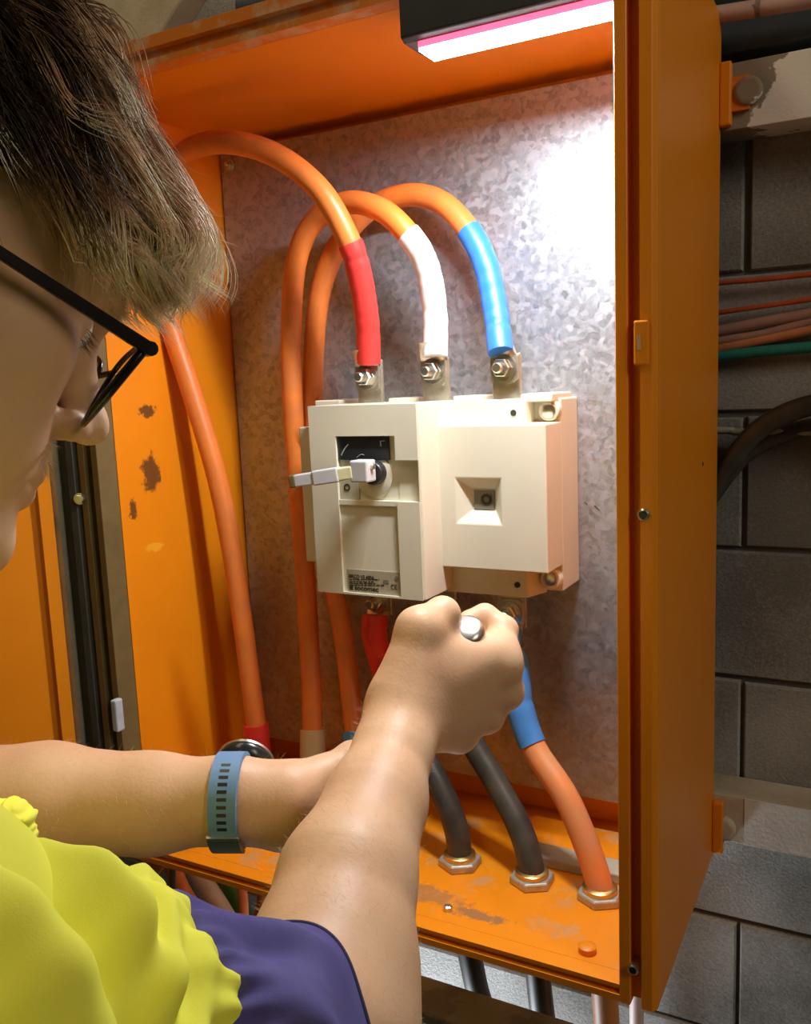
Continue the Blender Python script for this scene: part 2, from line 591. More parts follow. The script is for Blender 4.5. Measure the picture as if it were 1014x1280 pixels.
def hexbolt(parent, c, axis, r=0.0095, name='bolt', shank=True, mat='steel'):
    m = MB()
    m.lathe([(r * 1.35, 0), (r * 1.35, 0.0018)], c, axis, 24)
    c2 = np.array(c) + np.array(axis) * 0.0018
    m.lathe([(r * 0.95, 0), (r, 0.001), (r, r * 0.75), (r * 0.9, r * 0.85)], c2, axis, 6)
    if shank:
        c3 = np.array(c) + np.array(axis) * (0.0018 + r * 0.85)
        m.lathe([(r * 0.55, 0), (r * 0.55, r * 0.75), (r * 0.42, r * 0.9)], c3, axis, 16)
    return m.build(name, M[mat], parent)


FRONT = np.array([0.0, -1.0, 0.0])
UP = np.array([0.0, 0.0, 1.0])

# ================================================================== SETTING
wall = MB().box(-2.6, 1.6, 1.106, 1.22, 0.0, 2.72).build('wall_back', M['mortar'])
tag(wall, kind='structure')
bb = MB()
bl, bh, bd, e = 0.1565, 0.0770, 0.012, 0.0022
outer = [(-bl, -bh), (bl, -bh), (bl, bh), (-bl, bh)]
inner = [(-bl + e, -bh + e), (bl - e, -bh + e), (bl - e, bh - e), (-bl + e, bh - e)]
bb.add([(x, 0.006, z) for x, z in outer] + [(x, -0.002, z) for x, z in outer] + [(x, -0.006, z) for x, z in inner],
       [(i, (i + 1) % 4, 4 + (i + 1) % 4, 4 + i) for i in range(4)] + [(4 + i, 4 + (i + 1) % 4, 8 + (i + 1) % 4, 8 + i) for i in range(4)] + [(8, 9, 10, 11)])
proto = bb.build('concrete_block', M['block'], wall)
first = True
for r in range(17):
    z = 1.5 - 0.133 + 0.16 * (r - 8)
    if z < 0.06 or z > 2.66:
        continue
    off = -0.145 if (r % 2 == 0) else -0.305
    for c in range(-7, 6):
        x = off + 0.32 * c + 0.16
        if x < -2.4 or x > 1.45:
            continue
        o = proto if first else proto.copy()
        if not first:
            COL.objects.link(o)
        first = False
        o.parent = wall
        o.location = (x + rng.normal(0, 0.0012), 1.106 + rng.normal(0, 0.0012), z + rng.normal(0, 0.0008))
tag(MB().box(-2.6, 1.6, -2.4, 1.22, -0.12, 0.0).build('floor', M['concrete']), kind='structure')
tag(MB().box(-2.6, 1.6, -2.4, 1.22, 2.78, 2.9).build('ceiling', M['concrete']), kind='structure')
tag(MB().box(-2.72, -2.6, -2.4, 1.22, -0.12, 2.9).build('wall_left', M['concrete']), kind='structure')
tag(MB().box(1.6, 1.72, -2.4, 1.22, -0.12, 2.9).build('wall_right', M['concrete']), kind='structure')

# ================================================================== ENCLOSURE
XL, XR, XO = -0.812, -0.200, -0.166            # inner left, inner right edge of the rim, outer right side
XOL = -0.846
YF, YB = 0.740, 1.040
ZT, ZB = wz + 0.334, wz - 0.557
ZTO, ZBO = wz + 0.366, wz - 0.575
T = 0.002
enc = thing('switchboard_enclosure', ((XL + XR) / 2, YB, ZBO), 'open orange painted steel switchboard enclosure with galvanised back sheet, bolted to the wall rails', 'enclosure')
MB().box(XO - T, XO, YF + 0.0122, YB, ZBO, ZTO).build('right_side', M['orange'], enc, bevel=0.001)
MB().box(XL - T, XL, YF + 0.0305, YB, ZB, ZT).build('left_side', M['orange_left'], enc)
MB().box(XL - 0.01, XO - T, YF + 0.0205, YB, ZT, ZT + T).box(XOL, XO - T, YF + 0.02, YB, ZTO - T, ZTO).build('top_panel', M['orange'], enc)
MB().box(XL, XO - T, YF + 0.0203, YB, ZB - T, ZB).build('floor_panel', M['orange_floor'], enc)
MB().box(XL, XO - T, YB - T, YB, ZB, ZT).build('rear_panel', M['orange'], enc)


def gutter(sgn, x_out, x_in):
    """Rain gutter profile in x, y: front face, groove, inner lip (sgn +1: right side)."""
    w = abs(x_out - x_in)
    g0, g1, l1 = 0.40, 0.70, 1.0
    X = lambda f: x_out - sgn * w * f
    t = 0.0016
    return [(X(0), YF + 0.006), (X(0.10), YF), (X(g0), YF), (X(g0), YF + 0.014), (X(g1), YF + 0.014), (X(g1), YF + 0.001), (X(l1), YF + 0.001),
            (X(l1), YF + 0.030), (X(l1) + sgn * t, YF + 0.030), (X(l1) + sgn * t, YF + 0.016), (X(g0) + sgn * t, YF + 0.016), (X(g0) + sgn * t, YF + 0.004), (X(0), YF + 0.012)]


MB().prism(gutter(1, XO, XR), 2, ZBO, ZTO).build('door_gutter', M['orange'], enc, bevel=0.0006, segs=1)
MB().prism(gutter(-1, XOL, XL), 2, ZBO, ZTO).build('door_gutter', M['olive'], enc, bevel=0.0006, segs=1)  # shade on the left gutter put into its colour: dark olive, not orange


def gutter_z(z_out, z_in):
    s = 1 if z_out > z_in else -1
    w = abs(z_out - z_in)
    Z = lambda f: z_out - s * w * f
    t = 0.0016
    return [(YF + 0.005, Z(0)), (YF, Z(0.08)), (YF, Z(0.45)), (YF + 0.006, Z(0.5)), (YF + 0.006, Z(0.75)), (YF + 0.001, Z(0.78)), (YF + 0.001, Z(1.0)), (YF + 0.02, Z(1.0)),
            (YF + 0.02, Z(1.0) + s * t), (YF + 0.008, Z(0.9)), (YF + 0.01, Z(0.45)), (YF + 0.02, Z(0.1)), (YF + 0.02, Z(0))]


MB().prism(gutter_z(ZTO, ZT), 0, XL - 0.0004, XR + 0.0004).build('door_gutter', M['orange_worn'], enc)
MB().prism(gutter_z(ZBO, ZB), 0, XL - 0.0004, XR + 0.0004).build('door_gutter', M['orange'], enc)
# galvanised back sheet on stand-offs
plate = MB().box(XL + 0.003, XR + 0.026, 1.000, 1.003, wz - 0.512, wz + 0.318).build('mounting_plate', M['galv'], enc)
for (px, py) in [(288, 207)]:
    hexbolt(plate, at(px, py, 0.9995), FRONT, 0.0055, 'bolt', True)
for x in (XL + 0.05, XR - 0.03):
    for z in (wz - 0.48, wz + 0.28):
        MB().lathe([(0.008, 0), (0.008, 0.036)], (x, 1.003, z), (0, 1, 0), 12).build('standoff', M['dark_steel'], plate)
for (px, py) in [(733, 629), (745, 633), (748, 636)]:
    p = at(px, py, 0.9995)
    MB().tube([p + (-0.002, 0, 0.0006), p, p + (0.0012, 0, -0.002)], 0.0005, 5).build('pen_mark', M['ink'], plate)
# latch tab, screws and holes on the right hand rim
p0, p1 = at(793, 401, YF - 0.001), at(812, 456, YF - 0.001)
tab = MB().box(p0[0], p1[0], YF - 0.004, YF + 0.013, p1[2], p0[2]).build('latch_tab', M['orange'], enc, bevel=0.0015)
pc = at(798, 428, YF - 0.006)
MB().box(pc[0] - 0.0016, pc[0] + 0.0016, YF - 0.0046, YF - 0.0035, pc[2] - 0.006, pc[2] + 0.006).build('slot', M['cream_tube'], tab)
for (px, py, r) in [(805, 643, 0.0052), (792, 1211, 0.0050)]:
    p = at(px, py, YF)
    s = MB().lathe([(r, -0.012), (r, 0.003), (r * 0.7, 0.004), (r * 0.62, 0.002)], p + (0, 0.001, 0), FRONT, 20).build('screw_bush', M['steel'], enc)
    MB().lathe([(r * 0.6, 0), (r * 0.6, 0.0006)], p + (0, -0.0024, 0), FRONT, 14).build('hole', M['dark_plastic'], s)
p = at(872, 580, 0.95)
MB().lathe([(0.0022, 0), (0.002, 0.0006)], (XO, p[1], p[2]), (1, 0, 0), 10).build('side_hole', M['ink'], enc)
# fixing ears at the back corners
for i, z in enumerate((wz + 0.285, wz - 0.535)):
    ear = MB().box(XO, XO + 0.012, YB - 0.012, YB, z - 0.032, z + 0.032).build('fixing_ear', M['orange'], enc, bevel=0.002)
# stud, nut and dusty bracket on the floor sheet
p = at(734, 1177, 0.78)
MB().lathe([(0.0085, 0), (0.009, 0.006), (0.007, 0.0075)], (p[0] * 0.775 / 0.78, 0.775, ZB), UP, 20).build('blind_stud', M['orange'], enc, smooth=True, auto=40)
f = ray(560, 1138); f = CAM + f * ((ZB - wz) / f[2])
MB().lathe([(0.005, 0), (0.005, 0.005), (0.003, 0.006)], (f[0], f[1], ZB), UP, 6).build('screw', M['steel'], enc)
f = ray(715, 1085); f = CAM + f * ((ZB - wz) / f[2])
MB().box(f[0] - 0.055, f[0] + 0.06, f[1] - 0.012, f[1] + 0.02, ZB, ZB + 0.012).build('dusty_bracket', M['beige_board'], enc, bevel=0.002)
# left hinge side: rubber seal, hinge strip, screw
MB().box(XOL - 0.034, XOL, YF + 0.004, YF + 0.03, ZBO, ZTO).prism([(XOL - 0.012, YF - 0.004), (XOL - 0.004, YF - 0.002), (XOL, YF + 0.006), (XOL - 0.016, YF + 0.006)], 2, ZBO, ZTO).build('door_seal', M['rubber'], enc)
MB().box(XOL - 0.044, XOL - 0.034, YF - 0.004, YF + 0.02, ZBO, ZTO).build('hinge_strip', M['grey_pipe'], enc)
p = at(101, 623, YF + 0.002)
hexbolt(enc, p + np.array([0.001, -0.002, 0]), np.array([0.6, -0.8, 0.0]), 0.0052, 'hinge_screw', False, 'steel')
p = at(152, 890, YF - 0.001)
MB().box(p[0] - 0.006, p[0] + 0.003, YF - 0.012, YF, p[2] - 0.022, p[2] + 0.018).build('door_catch', M['pale_blue'], enc, bevel=0.002)
# the door, swung open toward the left front
hx, hy = XOL - 0.045, YF - 0.003
dd = np.array([-0.62, -0.785]); dn = np.array([0.785, -0.62])
pts = []
for (s, t) in [(0, 0), (0.66, 0), (0.66, 0.022), (0.645, 0.022), (0.645, 0.003), (0.015, 0.003), (0.015, 0.014), (0, 0.014)]:
    q = np.array([hx, hy]) + dd * s + dn * (t - 0.003)
    pts.append(tuple(q))
door = MB().prism(pts, 2, ZBO + 0.01, ZTO - 0.01).build('door', M['orange'], enc)
q = np.array([hx, hy]) + dd * 0.6 + dn * 0.004
MB().lathe([(0.016, 0), (0.016, 0.004), (0.009, 0.006), (0.009, 0.016)], (q[0], q[1], wz - 0.1), (dn[0], dn[1], 0), 20).build('lock', M['steel'], door)

# ================================================================== LED BAR
pl, pr_ = at(533, 60, 0.765), at(775, 8, 0.765)
lx0, lx1, lz = pl[0], pr_[0], wz + 0.298
led = thing('light_bar', ((lx0 + lx1) / 2, 0.765, ZT), 'glowing white LED light bar in dark case under the top of the orange enclosure', 'lamp')
MB().prism([(0.7415, ZT + 0.006), (0.7415, lz + 0.003), (0.748, lz), (0.782, lz), (0.786, lz + 0.006), (0.786, ZT - 0.0005), (0.762, ZT - 0.0005), (0.762, ZT + 0.006)], 0, lx0 - 0.014, lx1 + 0.02).build('case', M['lamp_case'], led, bevel=0.0015)
MB().box(lx0, lx1, 0.748, 0.780, lz - 0.006, lz).build('lens_edge', M['led_edge'], led, bevel=0.001)
n_led = 10
w = (lx1 - lx0) / n_led
for i in range(n_led):
    MB().box(lx0 + w * i + w * 0.04, lx0 + w * (i + 1) - w * 0.04, 0.7485, 0.7795, lz - 0.0085, lz - 0.006).build('led_diffuser', M['led'], led)
led_lights = []
for i in range(5):
    x = lx0 + (lx1 - lx0) * (i + 0.5) / 5
    a = area_light('led_emitter', (x, 0.764, lz - 0.0095), (x - 0.02, 0.772, lz - 1), 0.018, 0.026, 0.98, (0.86, 0.93, 1.0))
    led_lights.append(a)

# ================================================================== SWITCH
dev = thing('load_break_switch', tuple(at(555, 640, 0.998)), 'cream three-pole load break switch with grey handle, mounted on the galvanised sheet', 'switch')
X7 = lambda px, Y: at(px, 640, Y)[0]
Z7 = lambda px, py, Y: at(px, py, Y)[2]
YR, YLm = 0.889, 0.845
bx0, bx1 = -0.604, X7(720, 0.985)
bz1, bz0 = Z7(640, 499, 0.91), Z7(660, 747, 0.915)
rx0 = X7(551, YR)
rx1 = X7(684, YR)
bx1 = rx1
body = MB()
body.box(bx0 + 0.01, bx1 - 0.0002, 0.940, 0.9995, bz0 + 0.004, bz1 - 0.001)
body.box(rx0 - 0.02, bx1 - 0.030, 0.912, 0.945, bz1 - 0.06, bz1)
body.prism([(rx0 - 0.02, 0.912), (-0.380 * 0.912, 0.912), (-0.380 * 0.912 + 0.012, 0.945), (rx0 - 0.02, 0.945)], 2, bz0, bz0 + 0.06)
body.build('body', M['cream'], dev, bevel=0.0018)
for px in (415, 508, 590, 675):
    p = at(px, 497, 0.93)
    MB().box(p[0] - 0.018, p[0] + 0.018, 0.918, 0.985, bz1 - 0.004, bz1 + 0.005).build('terminal_barrier', M['cream'], dev, bevel=0.0015)


def recess_panel(x0, x1, z0, z1, yf, yb, r, rb, depth):
    """Box front with one funnel-shaped recess: r = outer rim, rb = its floor (x0, x1, z0, z1)."""
    m = MB()
    O = [(x0, yf, z0), (x1, yf, z0), (x1, yf, z1), (x0, yf, z1)]
    A = [(r[0], yf, r[2]), (r[1], yf, r[2]), (r[1], yf, r[3]), (r[0], yf, r[3])]
    B = [(rb[0], yf + depth, rb[2]), (rb[1], yf + depth, rb[2]), (rb[1], yf + depth, rb[3]), (rb[0], yf + depth, rb[3])]
    K = [(x0, yb, z0), (x1, yb, z0), (x1, yb, z1), (x0, yb, z1)]
    fs = []
    for i in range(4):
        j = (i + 1) % 4
        fs += [(i, j, 4 + j, 4 + i), (4 + i, 4 + j, 8 + j, 8 + i), (i, j, 12 + j, 12 + i)]
    fs += [(8, 9, 10, 11), (12, 13, 14, 15)]
    return m.add(O + A + B + K, fs)


rz1, rz0 = Z7(620, 531, YR), Z7(620, 713, YR)
R1 = (X7(570, YR), X7(627, YR), Z7(600, 655, YR), Z7(600, 598, YR))
R2 = (X7(593, YR + 0.012), X7(620, YR + 0.012), Z7(606, 637, YR + 0.012), Z7(606, 612, YR + 0.012))
cov = recess_panel(rx0, rx1, rz0, rz1, YR, 0.9405, R1, R2, 0.012).build('pole_cover', M['cream'], dev, bevel=0.0014)
win = MB().box(R2[0] + 0.001, R2[1] - 0.001, YR + 0.0105, YR + 0.013, R2[2] + 0.001, R2[3] - 0.001).build('indicator_window', M['window_grey'], cov)
for (px, py) in [(642, 516), (647, 731)]:
    MB().lathe([(0.0034, 0), (0.0034, 0.0008)], at(px, py, 0.9118), FRONT, 16).build('screw_hole', M['ink'], dev)
for (px, py) in [(691, 512), (693, 722)]:
    c = at(px - 1, py, 0.9395)
    MB().lathe([(0.0118, 0.0), (0.0118, 0.010), (0.0110, 0.011), (0.0085, 0.011)], c, FRONT, 24).build('fixing_boss', M['cream'], dev, smooth=True, auto=35)
    MB().lathe([(0.0085, 0.0), (0.0085, 0.0025), (0.007, 0.0035)], c - (0, 0.0105, 0), FRONT, 20).build('fixing_screw', M['steel'], dev, smooth=True, auto=35)

# left module: stepped front
lx = lambda px: X7(px, YLm)
lzf = lambda px, py: Z7(px, py, YLm)
mx0, mx1 = lx(392), lx(525)
mz1, mz0 = lzf(455, 506), lzf(450, 744)


def stepped(xs, zs, dep, yf, yb):
    m = MB()
    nx, nz = len(xs) - 1, len(zs) - 1
    D = np.array(dep, float)
    for i in range(nx):
        for j in range(nz):
            y = yf + D[j][i]
            m.add([(xs[i], y, zs[j]), (xs[i + 1], y, zs[j]), (xs[i + 1], y, zs[j + 1]), (xs[i], y, zs[j + 1])], [(0, 1, 2, 3)])
            y2 = yf + D[j][i + 1] if i + 1 < nx else yb
            if abs(y2 - y) > 1e-6:
                m.add([(xs[i + 1], y, zs[j]), (xs[i + 1], y2, zs[j]), (xs[i + 1], y2, zs[j + 1]), (xs[i + 1], y, zs[j + 1])], [(0, 1, 2, 3)])
            if i == 0:
                m.add([(xs[0], y, zs[j]), (xs[0], yb, zs[j]), (xs[0], yb, zs[j + 1]), (xs[0], y, zs[j + 1])], [(0, 1, 2, 3)])
            y2 = yf + D[j + 1][i] if j + 1 < nz else yb
            if abs(y2 - y) > 1e-6:
                m.add([(xs[i], y, zs[j + 1]), (xs[i], y2, zs[j + 1]), (xs[i + 1], y2, zs[j + 1]), (xs[i + 1], y, zs[j + 1])], [(0, 1, 2, 3)])
            if j == 0:
                m.add([(xs[i], y, zs[0]), (xs[i], yb, zs[0]), (xs[i + 1], yb, zs[0]), (xs[i + 1], y, zs[0])], [(0, 1, 2, 3)])
    return m


xs = [mx0, lx(419), lx(424), lx(449), lx(488), lx(497), mx1]
zs = [mz0, lzf(460, 742.5), lzf(460, 632), lzf(460, 626), lzf(460, 575), lzf(460, 545), lzf(460, 541), mz1]
d_, r_ = 0.0035, 0.007
dep = [[0, 0, 0.0, 0.0, 0.0, 0.0, 0],
       [0, 0, d_, d_, d_, 0, 0],
       [0, 0, 0.001, 0.001, 0.001, 0, 0],
       [0, 0, r_, r_, r_, r_ * .9, 0],
       [0, 0, r_, r_, r_, 0, 0],
       [0, 0, 0, 0, 0, 0, 0],
       [0, 0, 0, 0, 0, 0, 0]]
dep = [row[:6] for row in dep]
mod = stepped(xs, zs, [dep[0], dep[1], dep[2], dep[3], dep[4], dep[5], dep[6]], YLm, 0.94).build('mechanism_cover', M['cream'], dev)
# chamfered flank toward the pole cover
MB().prism([(mx1 - 0.0005, YLm + 0.0002), (mx1 + 0.003, YLm + 0.002), (rx0 + 0.0005, YR), (rx0 + 0.0005, 0.93), (mx1 - 0.0005, 0.93)], 2, mz0 + 0.0004, mz1 - 0.0004).build('cover_flank', M['cream'], dev, bevel=0.001)
# side lug
pz1, pz0 = Z7(384, 534, 0.865), Z7(386, 702, 0.865)
MB().box(X7(379.5, 0.865), mx0 + 0.001, 0.865, 0.94, pz0, pz1).build('side_flange', M['cream'], dev, bevel=0.0015)
# black legend plate, grey O window, round boss, rating label
q0, q1 = at(419, 546, YLm + 0.005), at(487, 575, YLm + 0.005)
leg = MB().box(q0[0], q1[0], YLm + 0.0035, YLm + 0.0072, q1[2], q0[2]).build('legend_plate', M['dark_plastic'], dev)
tag(leg, 'black legend plate above the handle')
yk = YLm + 0.0032
arc = [at(427 + 3.2 * t * t + 5.2 * t, 569 - 15 * t + 1.5 * t * t, yk) for t in np.linspace(0, 1, 9)]
MB().tube(arc, 0.00065, 6).build('printed_arc', M['white_ink'], leg)
MB().tube([at(475, 551.5, yk), at(481, 551, yk)], 0.0004, 5).tube([at(475.5, 552, yk), at(476.3, 558, yk)], 0.0005, 5).build('printed_mark', M['white_ink'], leg)
MB().tube([at(446 + 9 * t, 572 - 4 * sin(pi * t * 0.7), yk) for t in np.linspace(0, 1, 8)], 0.0004, 5).build('printed_mark', M['white_ink'], leg)
q0, q1 = at(424.5, 599, YLm + 0.004), at(449, 625, YLm + 0.004)
ow = MB().box(q0[0], q1[0], YLm + 0.0035, YLm + 0.0072, q1[2], q0[2]).build('position_window', M['cream_dark'], dev, bevel=0.0006)
c = at(467, 593, YLm + 0.007)
MB().lathe([(0.024, 0), (0.024, 0.0022), (0.0225, 0.0028)], c + (0.001, 0, -0.001), FRONT, 36).build('shaft_boss', M['cream'], dev, smooth=True, auto=40)
q0, q1 = at(434.5, 711, YLm + 0.003), at(499, 745, YLm + 0.003)
lab = MB().box(q0[0], lx(497) - 0.0008, YLm + 0.0028, YLm + 0.0037, zs[1] + 0.0005, q0[2]).build('rating_label', M['cream_dark'], dev)


def text(parent, s, name, loc, size, mat, bold=0.0, squash=1.0):
    cu = bpy.data.curves.new(name, 'FONT')
    cu.body = s
    cu.size = size
    cu.extrude = 0.00008
    cu.offset = bold
    tmp = bpy.data.objects.new(name, cu)
    COL.objects.link(tmp)
    bpy.context.view_layer.update()
    me = bpy.data.meshes.new_from_object(tmp)
    bpy.data.objects.remove(tmp)
    me.materials.clear()
    me.materials.append(mat)
    o = bpy.data.objects.new(name, me)
    COL.objects.link(o)
    o.parent = parent
    o.matrix_parent_inverse = parent.matrix_world.inverted()
    o.location = loc
    o.rotation_euler = (pi / 2, 0, 0)
    o.scale = (squash, 1, 1)
    return o


yl = YLm + 0.0026
p = at(436, 722, yl); text(lab, 'SIRCO VS 400A', 'rating_text', p, 0.0060, M['ink'], 0.00012, 0.86)
p = at(443.5, 737.6, yl); text(lab, 'socomec', 'maker_text', p, 0.0088, M['ink'], 0.00022, 1.0)
p = at(437.2, 737.2, yl); MB().box(p[0], p[0] + 0.0048, yl - 0.0001, yl + 0.0002, p[2], p[2] + 0.0046).build('maker_square', M['ink'], lab)
p = at(488.5, 736.0, yl); text(lab, 'CE', 'approval_text', p, 0.0075, M['ink'], 0.0, 0.9)
for k, (a, b, y) in enumerate([(437, 474, 724.3), (437, 468, 727.2), (437, 470, 729.2), (437, 480, 731.4)]):
    m = MB()
    t = a
    while t < b:
        L_ = random.uniform(2.0, 6.0)
        u0, u1 = at(t, y, yl), at(min(t + L_, b), y + 0.08 * (min(t + L_, b) - t), yl)
        m.box(u0[0], u1[0], yl - 0.0001, yl + 0.0002, u0[2] - 0.0006, u0[2] + 0.0006)
        t += L_ + 1.2
    m.build('fine_print', M['ink'], lab)
p = at(496, 722.5, yl); MB().lathe([(0.0024, 0), (0.0024, 0.0003)], p, FRONT, 16).build('approval_mark', M['window_grey'], lab)
p = at(482, 727, yl); MB().box(p[0] - 0.003, p[0] + 0.004, yl - 0.0001, yl + 0.0003, p[2] - 0.002, p[2] + 0.002).build('approval_mark', M['window_grey'], lab)
p = at(430.0, 613, YLm + 0.0031); text(ow, 'O', 'off_text', p, 0.0105, M['ink'], 0.0004)
p = at(601.5, 630, YR + 0.0100); text(win, 'O', 'off_text', p, 0.0155, M['ink'], 0.0009)

# handle: hub, head, grip
hb = at(468, 591, YLm)
hd = MB().lathe([(0.0135, 0.0), (0.0135, 0.010), (0.012, 0.012), (0.006, 0.013), (0.006, 0.018)], hb + (0, 0.006, 0), FRONT, 28).build('hub', M['dark_plastic'], dev, smooth=True, auto=40)
yh = YLm - 0.022
g0, g1 = at(441, 575, yh), at(464, 601, yh)
MB().box(g0[0], g1[0], yh - 0.008, yh + 0.012, g1[2] - 0.0015, g0[2]).build('handle_head', M['grey_plastic'], dev, bevel=0.002)
a0, a1 = at(443, 590, yh - 0.002), at(364, 602, yh - 0.014)
ax_h = (a1 - a0)
parts = [(0.0, 0.30, 0.0072, 'handle_collar', 'yellow_plastic'), (0.22, 0.62, 0.0082, 'handle_grip', 'grey_plastic'), (0.60, 0.92, 0.0070, 'handle_sleeve', 'grey_plastic'), (0.90, 1.0, 0.0072, 'handle_tip', 'olive')]
dirx = ax_h / np.linalg.norm(ax_h)
side = np.cross(dirx, UP); side /= np.linalg.norm(side)
upv = np.cross(side, dirx)
for (s0, s1, h, nm, mt) in parts:
    A, B = a0 + ax_h * s0, a0 + ax_h * s1
    vs = [P + side * sx * h * 0.9 + upv * sz * h for P in (A, B) for (sx, sz) in ((-1, -1), (1, -1), (1, 1), (-1, 1))]
    MB().add(vs, [(0, 1, 2, 3), (4, 5, 6, 7), (0, 1, 5, 4), (1, 2, 6, 5), (2, 3, 7, 6), (3, 0, 4, 7)]).build(nm, M[mt], dev, bevel=0.0016)
MB().lathe([(0.0032, 0), (0.0032, 0.004), (0.002, 0.005)], at(467, 583, yh + 0.004), FRONT, 12).build('clamp_screw', M['steel'], hd)

# terminals above and below
lug_x = []
for (px, py, tilt) in [(464, 495, 0), (546, 494, 0), (634, 491, 0)]:
    p = at(px, py, 0.930)
    lug_x.append(p[0])
    MB().box(p[0] - 0.0168, p[0] + 0.0168, 0.9275, 0.9335, bz1 - 0.01, p[2] + 0.043).build('terminal', M['tin'], dev, bevel=0.001)
    MB().box(p[0] - 0.0168, p[0] + 0.0168, 0.9275, 0.9335, bz0 - 0.040, bz0 + 0.01).build('terminal', M['tin'], dev, bevel=0.001)

# ================================================================== POWER CABLES
def wrinkled(path, r, amp, seed):
    g = np.random.default_rng(seed)
    n = len(path)
    t = np.linspace(0, 1, n)
    R = np.full(n, r)
    for _ in range(6):
        c = g.uniform(0.15, 0.9)
        R -= amp * np.exp(-((t - c) / 0.025) ** 2)
    R[0] *= 0.985
    return R


def cable_part(parent, path, r, name, mat, seg=18, amp=0.0, seed=1):
    R = wrinkled(path, r, amp, seed) if amp else r
    return MB().tube(path, R, seg).build(name, M[mat], parent, smooth=True, auto=60)


def unit(v):
    v = np.asarray(v, float)
    return v / np.linalg.norm(v)


def make_lug(parent, x, z_hole, z_barrel, y, end_dir, up=1):
    """Crimp lug: palm plate, flattened shoulder and barrel running toward the cable."""
    m = MB()
    s = up
    z0, z1 = z_hole - s * 0.0165, z_hole + s * 0.012
    m.prism([(x - 0.0155, z0 + s * 0.004), (x - 0.011, z0), (x + 0.011, z0), (x + 0.0155, z0 + s * 0.004), (x + 0.0158, z1), (x - 0.0158, z1)], 1, y - 0.0058, y - 0.0002)
    n, vs = 8, []
    base = np.array([x, y - 0.003, z1])
    tip = np.array([x, y - 0.003, z1]) + np.array(end_dir) * 0.02
    for i in range(n):
        t = i / (n - 1)
        c = base * (1 - t) + tip * t + np.array([0, -0.007 * t, 0])
        for k in range(16):
            a = 2 * pi * k / 16
            ex, ey = abs(cos(a)) ** (0.55 + 0.45 * t) * (1 if cos(a) > 0 else -1), abs(sin(a)) ** (0.55 + 0.45 * t) * (1 if sin(a) > 0 else -1)
            vs.append(c + np.array([0.0158 * ex * (1 - 0.16 * t), (0.0029 * (1 - t) + 0.0125 * t) * ey, 0]))
    fs = [(i * 16 + k, i * 16 + (k + 1) % 16, (i + 1) * 16 + (k + 1) % 16, (i + 1) * 16 + k) for i in range(n - 1) for k in range(16)]
    m.add(vs, fs)
    lug = m.build('lug', M['tin'], parent, smooth=True, auto=35)
    hexbolt(lug, (x, y - 0.006, z_hole), FRONT, 0.0108, 'bolt')
    return lug


YT = 0.9275
rad = 0.0132


def upper_cable(label, ctrl, n_sleeve, sleeve_mat, low_mat, low_from, seed):
    """ctrl runs from the lug over the loop down to the gland; sleeve colours at both ends."""
    top = ctrl[0]
    c = thing('power_cable', tuple(top), label, 'cable', 'thick orange cables looping to the switch')
    n = 14
    P = spline(ctrl, n)
    i1 = int(n_sleeve * n)
    i2 = int(low_from * n)
    cable_part(c, P[i1 - 2:i2 + 2], rad, 'sheath', 'cable')
    cable_part(c, P[:i1], rad + 0.0012, 'heat_shrink', sleeve_mat, amp=0.0006, seed=seed)
    cable_part(c, P[i2:i2 + 24], rad + 0.0035, 'end_sleeve', low_mat)
    cable_part(c, P[i2 + 22:], rad, 'tail', 'cable')
    return c


zf = ZB
tailA = [onz(330, 1015, zf), None]
gA, gB, gC = np.array([-0.700, 0.868, zf]), np.array([-0.625, 0.868, zf]), np.array([-0.550, 0.868, zf])
sA = at(461, 449, 0.917); sB = at(544, 441, 0.917); sC = at(626, 436, 0.917)
ctrlA = [sA + (0, 0, -0.004), at(459, 400, 0.905), at(450, 345, 0.89), at(436, 300, 0.875), at(402, 240, 0.86), at(350, 197, 0.85), at(290, 178, 0.845), at(238, 187, 0.85), at(200, 228, 0.855),
         at(188, 300, 0.86), at(206, 385, 0.868), at(238, 485, 0.877), at(272, 600, 0.885), at(295, 720, 0.89), at(313, 850, 0.893), at(320, 905, 0.893), at(324, 950, 0.888), gA + (0, 0, 0.06), gA + (0, 0, -0.06), gA + (-0.05, 0.02, -0.19), gA + (-0.20, 0.04, -0.33)]
A = upper_cable('orange power cable with red sleeve, looping highest and down the left side', ctrlA, 3, 'red', 'red', 15, 1)
DIRU = unit(ctrlA[2] - ctrlA[0])
make_lug(A, lug_x[0], sA[2] - 0.0205, sA[2], YT, DIRU)
ctrlB = [sB + (0, 0, -0.004), at(544, 390, 0.925), at(533, 330, 0.915), at(508, 290, 0.905), at(474, 261, 0.905), at(432, 254, 0.915), at(392, 278, 0.93), at(370, 330, 0.94), at(364, 420, 0.945), at(367, 520, 0.948), at(374, 620, 0.95), at(383, 740, 0.945), at(389, 850, 0.925),
         at(391, 912, 0.91), at(391, 960, 0.895), gB + (0, 0, 0.06), gB + (0, 0, -0.06), gB + (0.01, 0.03, -0.2), gB + (0.05, 0.05, -0.38)]
B = upper_cable('orange power cable with white sleeve at the middle terminal and cream sleeve low down', ctrlB, 3, 'white', 'cream_tube', 13, 2)
DIRU = unit(ctrlB[2] - ctrlB[0])
make_lug(B, lug_x[1], sB[2] - 0.0205, sB[2], YT, DIRU)
